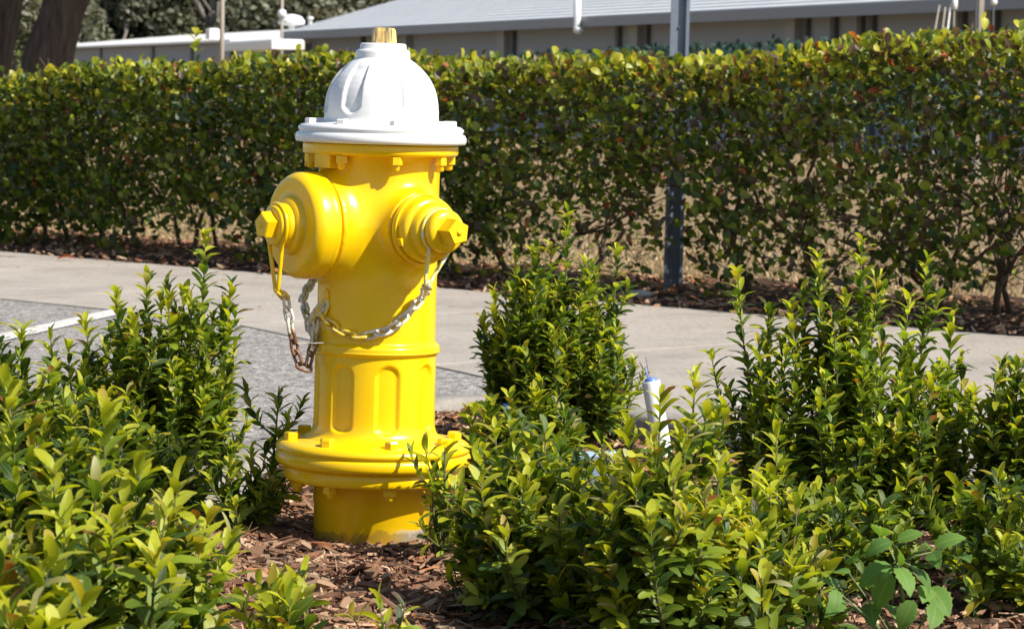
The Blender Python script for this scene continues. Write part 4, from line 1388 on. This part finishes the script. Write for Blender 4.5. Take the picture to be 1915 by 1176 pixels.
shrub('single yellow leaf tip of a sprig at the bottom edge below the hydrant', (at(735, 1176, 3.72).x, 3.72, 0), .03, .07, 3, .048,
      [(722, 1160, 0)], 35, 1.0, low=.6, lush=.8, spacing=.010)

masks = split_leaves([a for (_, a, _) in SH], SHRUB_SH, 300)
for (th, arr, base), mk in zip(SH, masks):
    emit_leaves(th, arr, mk, SHRUB_SH, 'shrub', M['leaf'], base)

# broad-leaved weed at the lower right
wb = gnd(1690, 1225, 0)
weed = empty('broadleaf_weed', wb, 'bright green weed with broad toothed leaves in the lower right mulch', 'weed')
def toothed_leaf(wr, curl, seed):
    r_ = random.Random(seed); V = []; Q = []; f4 = []; n_ = 12
    for i in range(n_+1):
        t = i/n_; w = wr*.5*(math.sin(math.pi*min(1, t**.72))**.85 if 0 < t < 1 else 0)*(1.10 if i % 2 else .90)
        z = -curl*t*t + .10*math.sin(2.2*t)
        for sg in (-1, -.5, 0, .5, 1):
            V.append((sg*w, t - (.02 if abs(sg) == 1 and i % 2 else 0) + .05*abs(sg)*math.sin(t*3), z + abs(sg)*w*.35 - sg*sg*w*.25 + r_.uniform(-.012, .012)*abs(sg))); Q.append((sg, t, 0))
    for i in range(n_):
        for j in range(4): f4.append((i*5+j, i*5+j+1, i*5+j+6, i*5+j+5))
    return np.array(V), np.array(Q, dtype=float), np.array(f4[:-1]), np.array([f4[-1][:3]])
WS = [toothed_leaf(.62, c_, s_) for c_, s_ in ((.25, 41), (.40, 42), (.12, 43))]
WT = len(TINT)
TINT = np.concatenate([TINT, np.array([[(.15, .29, .055), (.15, .29, .055)], [(.115, .24, .05), (.12, .25, .05)]])])
rr = random.Random(77)
wst = MB()
hub = at(1678, 1057, wb.y) 
main = [wb, wb.lerp(hub, .5) + Vector((.006, 0, 0)), hub]
wst.tube([p-wb for p in main], [.0035, .003, .0025], 6)
WL = [(1668, 1020, 1665, 965, .050), (1690, 1030, 1640, 1045, .044), (1700, 1028, 1735, 1015, .040), (1698, 1040, 1712, 1085, .040),
      (1690, 1075, 1640, 1095, .060), (1690, 1090, 1660, 1150, .062), (1700, 1078, 1728, 1125, .052), (1725, 1075, 1765, 1110, .050),
      (1760, 1045, 1745, 1020, .034), (1770, 1040, 1815, 1018, .046), (1765, 1050, 1780, 1085, .040),
      (1755, 1115, 1740, 1165, .046), (1760, 1115, 1800, 1165, .060), (1655, 1140, 1645, 1190, .052), (1690, 1150, 1700, 1190, .045),
      (1620, 1070, 1600, 1030, .040), (1610, 1090, 1570, 1075, .036), (1730, 1140, 1705, 1185, .048), (1770, 1150, 1765, 1190, .05), (1820, 1060, 1850, 1050, .035), (1590, 1115, 1555, 1100, .036), (1585, 1120, 1580, 1150, .034), (1600, 1140, 1560, 1165, .04)]
for i, (bx_, by_, tx_, ty_, sz) in enumerate(WL):
    bx_ -= 22; tx_ -= 22; by_ -= 18; ty_ -= 18; sz *= .93
    b = at(bx_, by_, wb.y + rr.uniform(-.05, .05)); t = at(tx_, ty_, wb.y - .02 + rr.uniform(-.04, .02))
    d = (t-b); d.y -= .012
    nn = Vector((rr.gauss(.15, .4), -.7 + rr.gauss(0, .25), .9))
    Ld = Leaves(); Ld.add(b, d, nn, sz, 0, 0)
    o = link('leaf', leaf_mesh(('weed', i % 3), WS[i % 3], WT + (1 if i % 3 == 1 else 0), M['wleaf']), weed)
    o.matrix_basis = Matrix.Translation(b-wb) @ Matrix(Ld.m[0]).to_4x4() @ Matrix.Scale(sz*1.0, 4)
    wst.tube([hub-wb if i < 15 else wb-wb, (hub.lerp(b, .5) if i < 15 else wb.lerp(b, .5))-wb + Vector((0, 0, .004)), b-wb], [.0018, .0014, .001], 5)
wst.build('stems', M['weedstem'], weed)

# ------------------------------------------------------------------ trees and far things
def crown_leaves(blobs, n_, size, classes, rr):
    P = []; Mx = []; S = []; C = []
    LV = Leaves()
    wts = [b[3]**2 for b in blobs]
    for i in range(n_):
        b = rr.choices(blobs, wts)[0]
        v = Vector((rr.gauss(0, 1), rr.gauss(0, 1), rr.gauss(0, 1))).normalized()*b[3]*(rr.random()**.4)
        p = Vector(b[:3]) + Vector((v.x, v.y, v.z*.8))
        d = Vector((rr.gauss(0, 1), rr.gauss(0, 1), rr.gauss(-.2, .8))).normalized()
        nn = Vector((rr.gauss(0, .6), rr.gauss(0, .6), 1))
        LV.add(p, d, nn, size*rr.uniform(.6, 1.3), rr.choice(classes), rr.randrange(3))
    return LV.arrays()
TC = len(TINT)
TINT = np.concatenate([TINT, np.array([[(.115, .122, .080),]*2, [(.155, .16, .11),]*2, [(.08, .09, .055),]*2, [(.20, .195, .15),]*2, [(.09, .12, .03),]*2, [(.016, .050, .036), (.02, .06, .045)]])])

oak = empty('oak_tree', (at(95, 60, 24).x, 24, -.1), 'thick dark leaning oak trunk behind the hedge at upper left', 'tree')
ob = Vector(oak.location)
c0 = at(86, 125, 24) - ob; c1 = at(112, 40, 24) - ob; c2 = at(135, -20, 24) - ob
kx = 24/F
tk = MB()
pts = [Vector((c0.x - .10, 0, 0)), Vector((c0.x-.05, 0, .45)), Vector((c0.x, 0, c0.z)), Vector((c1.x, .0, c1.z)), Vector((c2.x, .02, c2.z)), Vector((c2.x+.5, .2, c2.z+.9)), Vector((c2.x+1.0, .6, c2.z+2.0))]
rd_ = [.30, .235, .195, .172, .165, .15, .11]
P_ = smooth_line([(p.x, p.y, p.z) for p in pts], 6); rs_ = [rd_[min(i//6, 5)]*(1-(i % 6)/6) + rd_[min(i//6+1, 6)]*((i % 6)/6) for i in range(len(P_))]
tk.tube(P_, rs_, 26)
# buttressed, furrowed surface
rr = random.Random(9)
tv = []
for i, v in enumerate(tk.v):
    c_ = P_[min(i//26, len(P_)-1)]; d = Vector(v)-c_; a = math.atan2(d.y, d.x)
    k_ = 1 + .06*math.sin(5*a+v[2]*1.5) + .035*math.sin(13*a+2*math.sin(v[2]*3)) + .02*math.sin(23*a-v[2]*2)
    tv.append(tuple(c_ + d*k_))
tk.v = tv
br = random.Random(4)
for q in range(5):
    branch_tree(tk, P_[-4-q*3], Vector((br.gauss(0, 1), br.gauss(0, .8), 1.0)), 1.6, .07, 2, br, .7)
tk.build('trunk', M['bark'], oak)
arr = crown_leaves([(1.5, .6, 4.6, 1.5), (0, 0, 4.9, 1.4), (2.6, 1.2, 5.0, 1.3), (-1.2, .8, 4.5, 1.2), (2.3, -1.5, 3.75, 1.15), (1.5, -1.1, 3.5, .95), (3.0, -2.1, 4.3, 1.1)], 12000, .14, [TC, TC+2, TC+4], br)  # low lobes on the sun side, out of view, added to shade the trunk
leaf_joined('crown', *arr, HEDGE_SH, M['tleaf'], oak)

oak2 = empty('oak_tree', (at(-6, 60, 25).x, 25, -.1), 'dark tree trunk cut off by the upper left corner', 'tree')
o2 = Vector(oak2.location)
q0 = at(-22, 120, 25)-o2; q1 = at(-2, 40, 25)-o2; q2 = at(8, -10, 25)-o2
tk = MB()
P2 = smooth_line([(q0.x-.1, 0, 0), (q0.x, 0, q0.z), (q1.x, 0, q1.z), (q2.x, 0, q2.z), (q2.x+.1, .1, q2.z+1.2), (q2.x-.2, .2, q2.z+2.3)], 5)
tk.tube(P2, [.22-.004*i for i in range(len(P2))], 20)
for q in range(4): branch_tree(tk, P2[-3-q*2], Vector((br.gauss(0, 1), br.gauss(0, .8), 1.0)), 1.4, .06, 2, br, .7)
tk.build('trunk', M['bark'], oak2)
arr = crown_leaves([(0, 0, 4.6, 1.4), (-1.3, .5, 4.4, 1.3), (.9, .4, 5.1, 1.2), (1.9, -1.4, 3.6, 1.0)], 6000, .14, [TC, TC+2, TC+4], br)
leaf_joined('crown', *arr, HEDGE_SH, M['tleaf'], oak2)
# low hanging sprigs and underbrush between the two trunks
ub = empty('bush', (at(42, 100, 30).x, 30, -.1), 'pale-speckled bush seen between the two dark trunks', 'bush')
uo = Vector(ub.location)
arr = crown_leaves([(*(at(40, 60, 30)-uo), .26), (*(at(50, 100, 30)-uo), .25), (*(at(38, 10, 30)-uo), .24), (*(at(20, 130, 30)-uo), .3), (0, 0, .4, .4)], 1500, .07, [TC+1, TC+3, TC+4, TC+3], br)
leaf_joined('foliage', *arr, HEDGE_SH, M['tleaf'], ub)
sb = MB()
for k in range(6): branch_tree(sb, Vector((br.uniform(-.1, .1), br.uniform(-.1, .1), 0)), Vector((br.gauss(0, .2), br.gauss(0, .2), 1)), .7, .012, 2, br, .5)
sb.build('stems', M['twig'], ub)

# belt of trees behind the buildings
tree_meshes = []
br = random.Random(31)
for v in range(3):
    blobs = []
    for k in range(13):
        a = br.uniform(0, 6.28); r_ = br.uniform(.3, 3.6); blobs.append((math.cos(a)*r_, math.sin(a)*r_, br.uniform(1.2, 8.5), br.uniform(1.1, 1.9)))
    arr = crown_leaves(blobs, 17000, .25, [TC, TC, TC+1, TC+2, TC+3], br)
    o = leaf_joined('crown', *arr, HEDGE_SH, M['tleaf'], None, .4)
    t_ = MB()
    branch_tree(t_, Vector((0, 0, -.1)), Vector((br.gauss(0, .1), br.gauss(0, .1), 1)), 4.2, .24, 3, br, .55)
    for q in range(3): branch_tree(t_, Vector((br.gauss(0, .4), br.gauss(0, .4), 1.2)), Vector((br.gauss(0, .5), -.4, 1)), 3.0, .09, 2, br, .6)
    tree_meshes.append((o.data, t_.mesh('trunk', M['bark2'])))
    bpy.data.objects.remove(o)
TREES = [(-10, 118, 'grey-green tree behind the annex at the far left of the tree belt'), (90, 122, 'olive tree above the leaning trunk in the tree belt'),
         (185, 112, 'grey-green tree right of the thick leaning trunk behind the annex'), (290, 118, 'tree with pale bare limbs above the annex roof'),
         (385, 113, 'olive tree left of the thin pole behind the annex'), (475, 118, 'darker tree right of the thin pole behind the shelter'),
         (570, 113, 'olive tree behind the roof vent of the shingled building'), (665, 120, 'grey-green tree over the sloping hip of the shingled roof'),
         (770, 124, 'rightmost tree showing over the hip of the shingled roof')]
for i, (px, Y, lab) in enumerate(TREES):
    t = empty('background_tree', (at(px, 60, Y).x, Y, -.1), lab, 'tree', 'trees in a belt behind the buildings', rot=(0, 0, i*1.9))
    c_, k_ = tree_meshes[i % 3]
    o = link('crown', c_, t); o['kind'] = 'stuff'; link('trunk', k_, t)
    t.scale = (1, 1, 1.0 + .1*((i*7) % 3))
fw = []
for k in range(46): fw.append((br.uniform(-45, 32), br.uniform(0, 6), br.uniform(0, 9), br.uniform(1.8, 3.0)))
arr = crown_leaves(fw, 16000, .75, [TC, TC+2, TC], br)
wd = leaf_joined('far_wood', *arr, HEDGE_SH, M['tleaf'], None, .4)
wd.location = (0, 138, 0)
tag(wd, 'dense grey-green wood forming the backdrop above the roofs', None)

# thin pole left, lamp mast by the vent
pl = gnd(415, 118, -.1); pY = 46
pm = empty('thin_pole', (at(415, 60, pY).x, pY, -.1), 'thin weathered pole rising behind the hedge in front of the white annex roof', 'pole')
MB().tube([(0, 0, 0), (0, 0, 2.0), (.0, 0, 5.0)], [.042, .036, .03], 12).build('shaft', M['polepaint'], pm)
MB().lathe([(.045, 0.98), (.055, .99), (.055, 1.05), (.045, 1.06)], 12).build('collar', M['polepaint'], pm)
mY = 75
mm = empty('lamp_mast', (at(527, 60, mY).x, mY, -.1), 'slim mast with a white ball lamp left of the shingled roof end', 'lamp')
mz = at(527, 26, mY).z + .1
MB().tube([(0, 0, 0), (0, 0, mz+.9)], .035, 8).build('shaft', M['polepaint'], mm)
MB().lathe([(.02, mz-.12), (.10, mz-.09), (.12, mz), (.09, mz+.08), (.02, mz+.11)], 14).build('globe', M['metalwhite'], mm)
MB().box((-.13, -.02, mz-.22), (.10, .02, mz-.18)).build('bracket', M['polepaint'], mm)

# right: beige post, ball lamp, hanging lantern, thin stakes
rY = 33
rp_ = empty('beige_post', (at(1834, 60, rY).x, rY, -.1), 'beige square post with dark edge behind the hedge at upper right', 'post')
MB().box((-.028, -.028, 0), (.028, .028, 2.6), bev=.004).build('shaft', M['polepaint'], rp_)
MB().box((-.062, -.02, 0), (-.030, .02, 2.6)).build('dark_strip', M['darktrim'], rp_)  # separate dark strip down the left side of the post
gl = empty('ball_lamp', (at(1857, 60, rY+2).x, rY+2, -.1), 'small white ball lamp right of the beige post', 'lamp')
gz = at(1857, 4, rY+2).z + .1
MB().lathe([(.006, gz-.045), (.03, gz-.035), (.043, gz), (.03, gz+.035), (.006, gz+.045)], 14).build('globe', M['metalwhite'], gl)
MB().tube([(0, 0, 0), (0, 0, gz-.044)], .007, 6).build('stem', M['darktrim'], gl)
for i, (x0, y0, x1, y1, lab) in enumerate(((1748, 60, 1757, 10, 'leftmost of three thin stakes behind the hedge left of the beige post'),
                                          (1762, 60, 1768, 14, 'middle of three thin stakes behind the hedge left of the beige post'),
                                          (1772, 58, 1778, 8, 'rightmost and palest of three thin stakes left of the beige post'))):
    a = at(x0, y0, 31); b = at(x1, y1, 31); d = (a-b); a2 = b + d*((b.z+.1)/max(.05, b.z-a.z))
    tag(MB().tube([Vector((0, 0, 0)), (b-a2)*.5, b-a2], [.012, .010, .008], 6).build('garden_stake', M['metalwhite' if i == 2 else 'polepaint'], None, a2), lab, 'stake', 'thin stakes by the beige post')
ln = at(1785, 8, 31)
lt = empty('lantern', (ln.x, ln.y, -.1), 'white lantern head on a thin stem left of the beige post', 'lamp')
MB().lathe([(.012, ln.z+.04), (.03, ln.z+.05), (.034, ln.z+.1), (.03, ln.z+.15), (.012, ln.z+.17)], 12).build('head', M['metalwhite'], lt)
MB().tube([(0, 0, 0), (0, 0, ln.z+.045)], .006, 6).build('stem', M['polepaint'], lt)

# dark low hedge in front of the long building
fh = empty('far_hedge', (0, 40, -.1), 'low dark bluish-green hedge in front of the grey building', 'hedge')
FL = Leaves(); rr = random.Random(12)
h0 = at(950, 109, 47); h1_ = at(1260, 96, 38); h2_ = at(1915, 70, 27)
for i in range(9000):
    f_ = rr.random()*2
    p = h0.lerp(h1_, f_) if f_ < 1 else h1_.lerp(h2_, f_-1)
    z = (p.z+.05)*rr.uniform(.35, 1.0) + rr.gauss(0, .015)
    q = Vector((p.x + rr.uniform(0, .5), p.y + rr.uniform(0, .6), z)) - Vector((0, 40, -.1))
    d = Vector((rr.gauss(0, .5), rr.gauss(0, .5), rr.uniform(.2, 1)))
    FL.add(q, d, Vector((rr.gauss(0, .5), -.6, .5)), rr.uniform(.05, .10), TC+5, 2)
leaf_joined('foliage', *FL.arrays(), HEDGE_SH, M['tleaf'], fh)
st_ = MB()
for k in range(24):
    f_ = 2*k/23; p = h0.lerp(h1_, f_) if f_ < 1 else h1_.lerp(h2_, f_-1)
    b_ = Vector((p.x+.25, p.y+.3, -.1)) - Vector((0, 40, -.1))
    st_.tube([b_, b_ + Vector((.03, 0, .35)), b_ + Vector((.0, .05, p.z*.9))], [.02, .015, .008], 5)
st_.build('stems', M['twig'], fh)
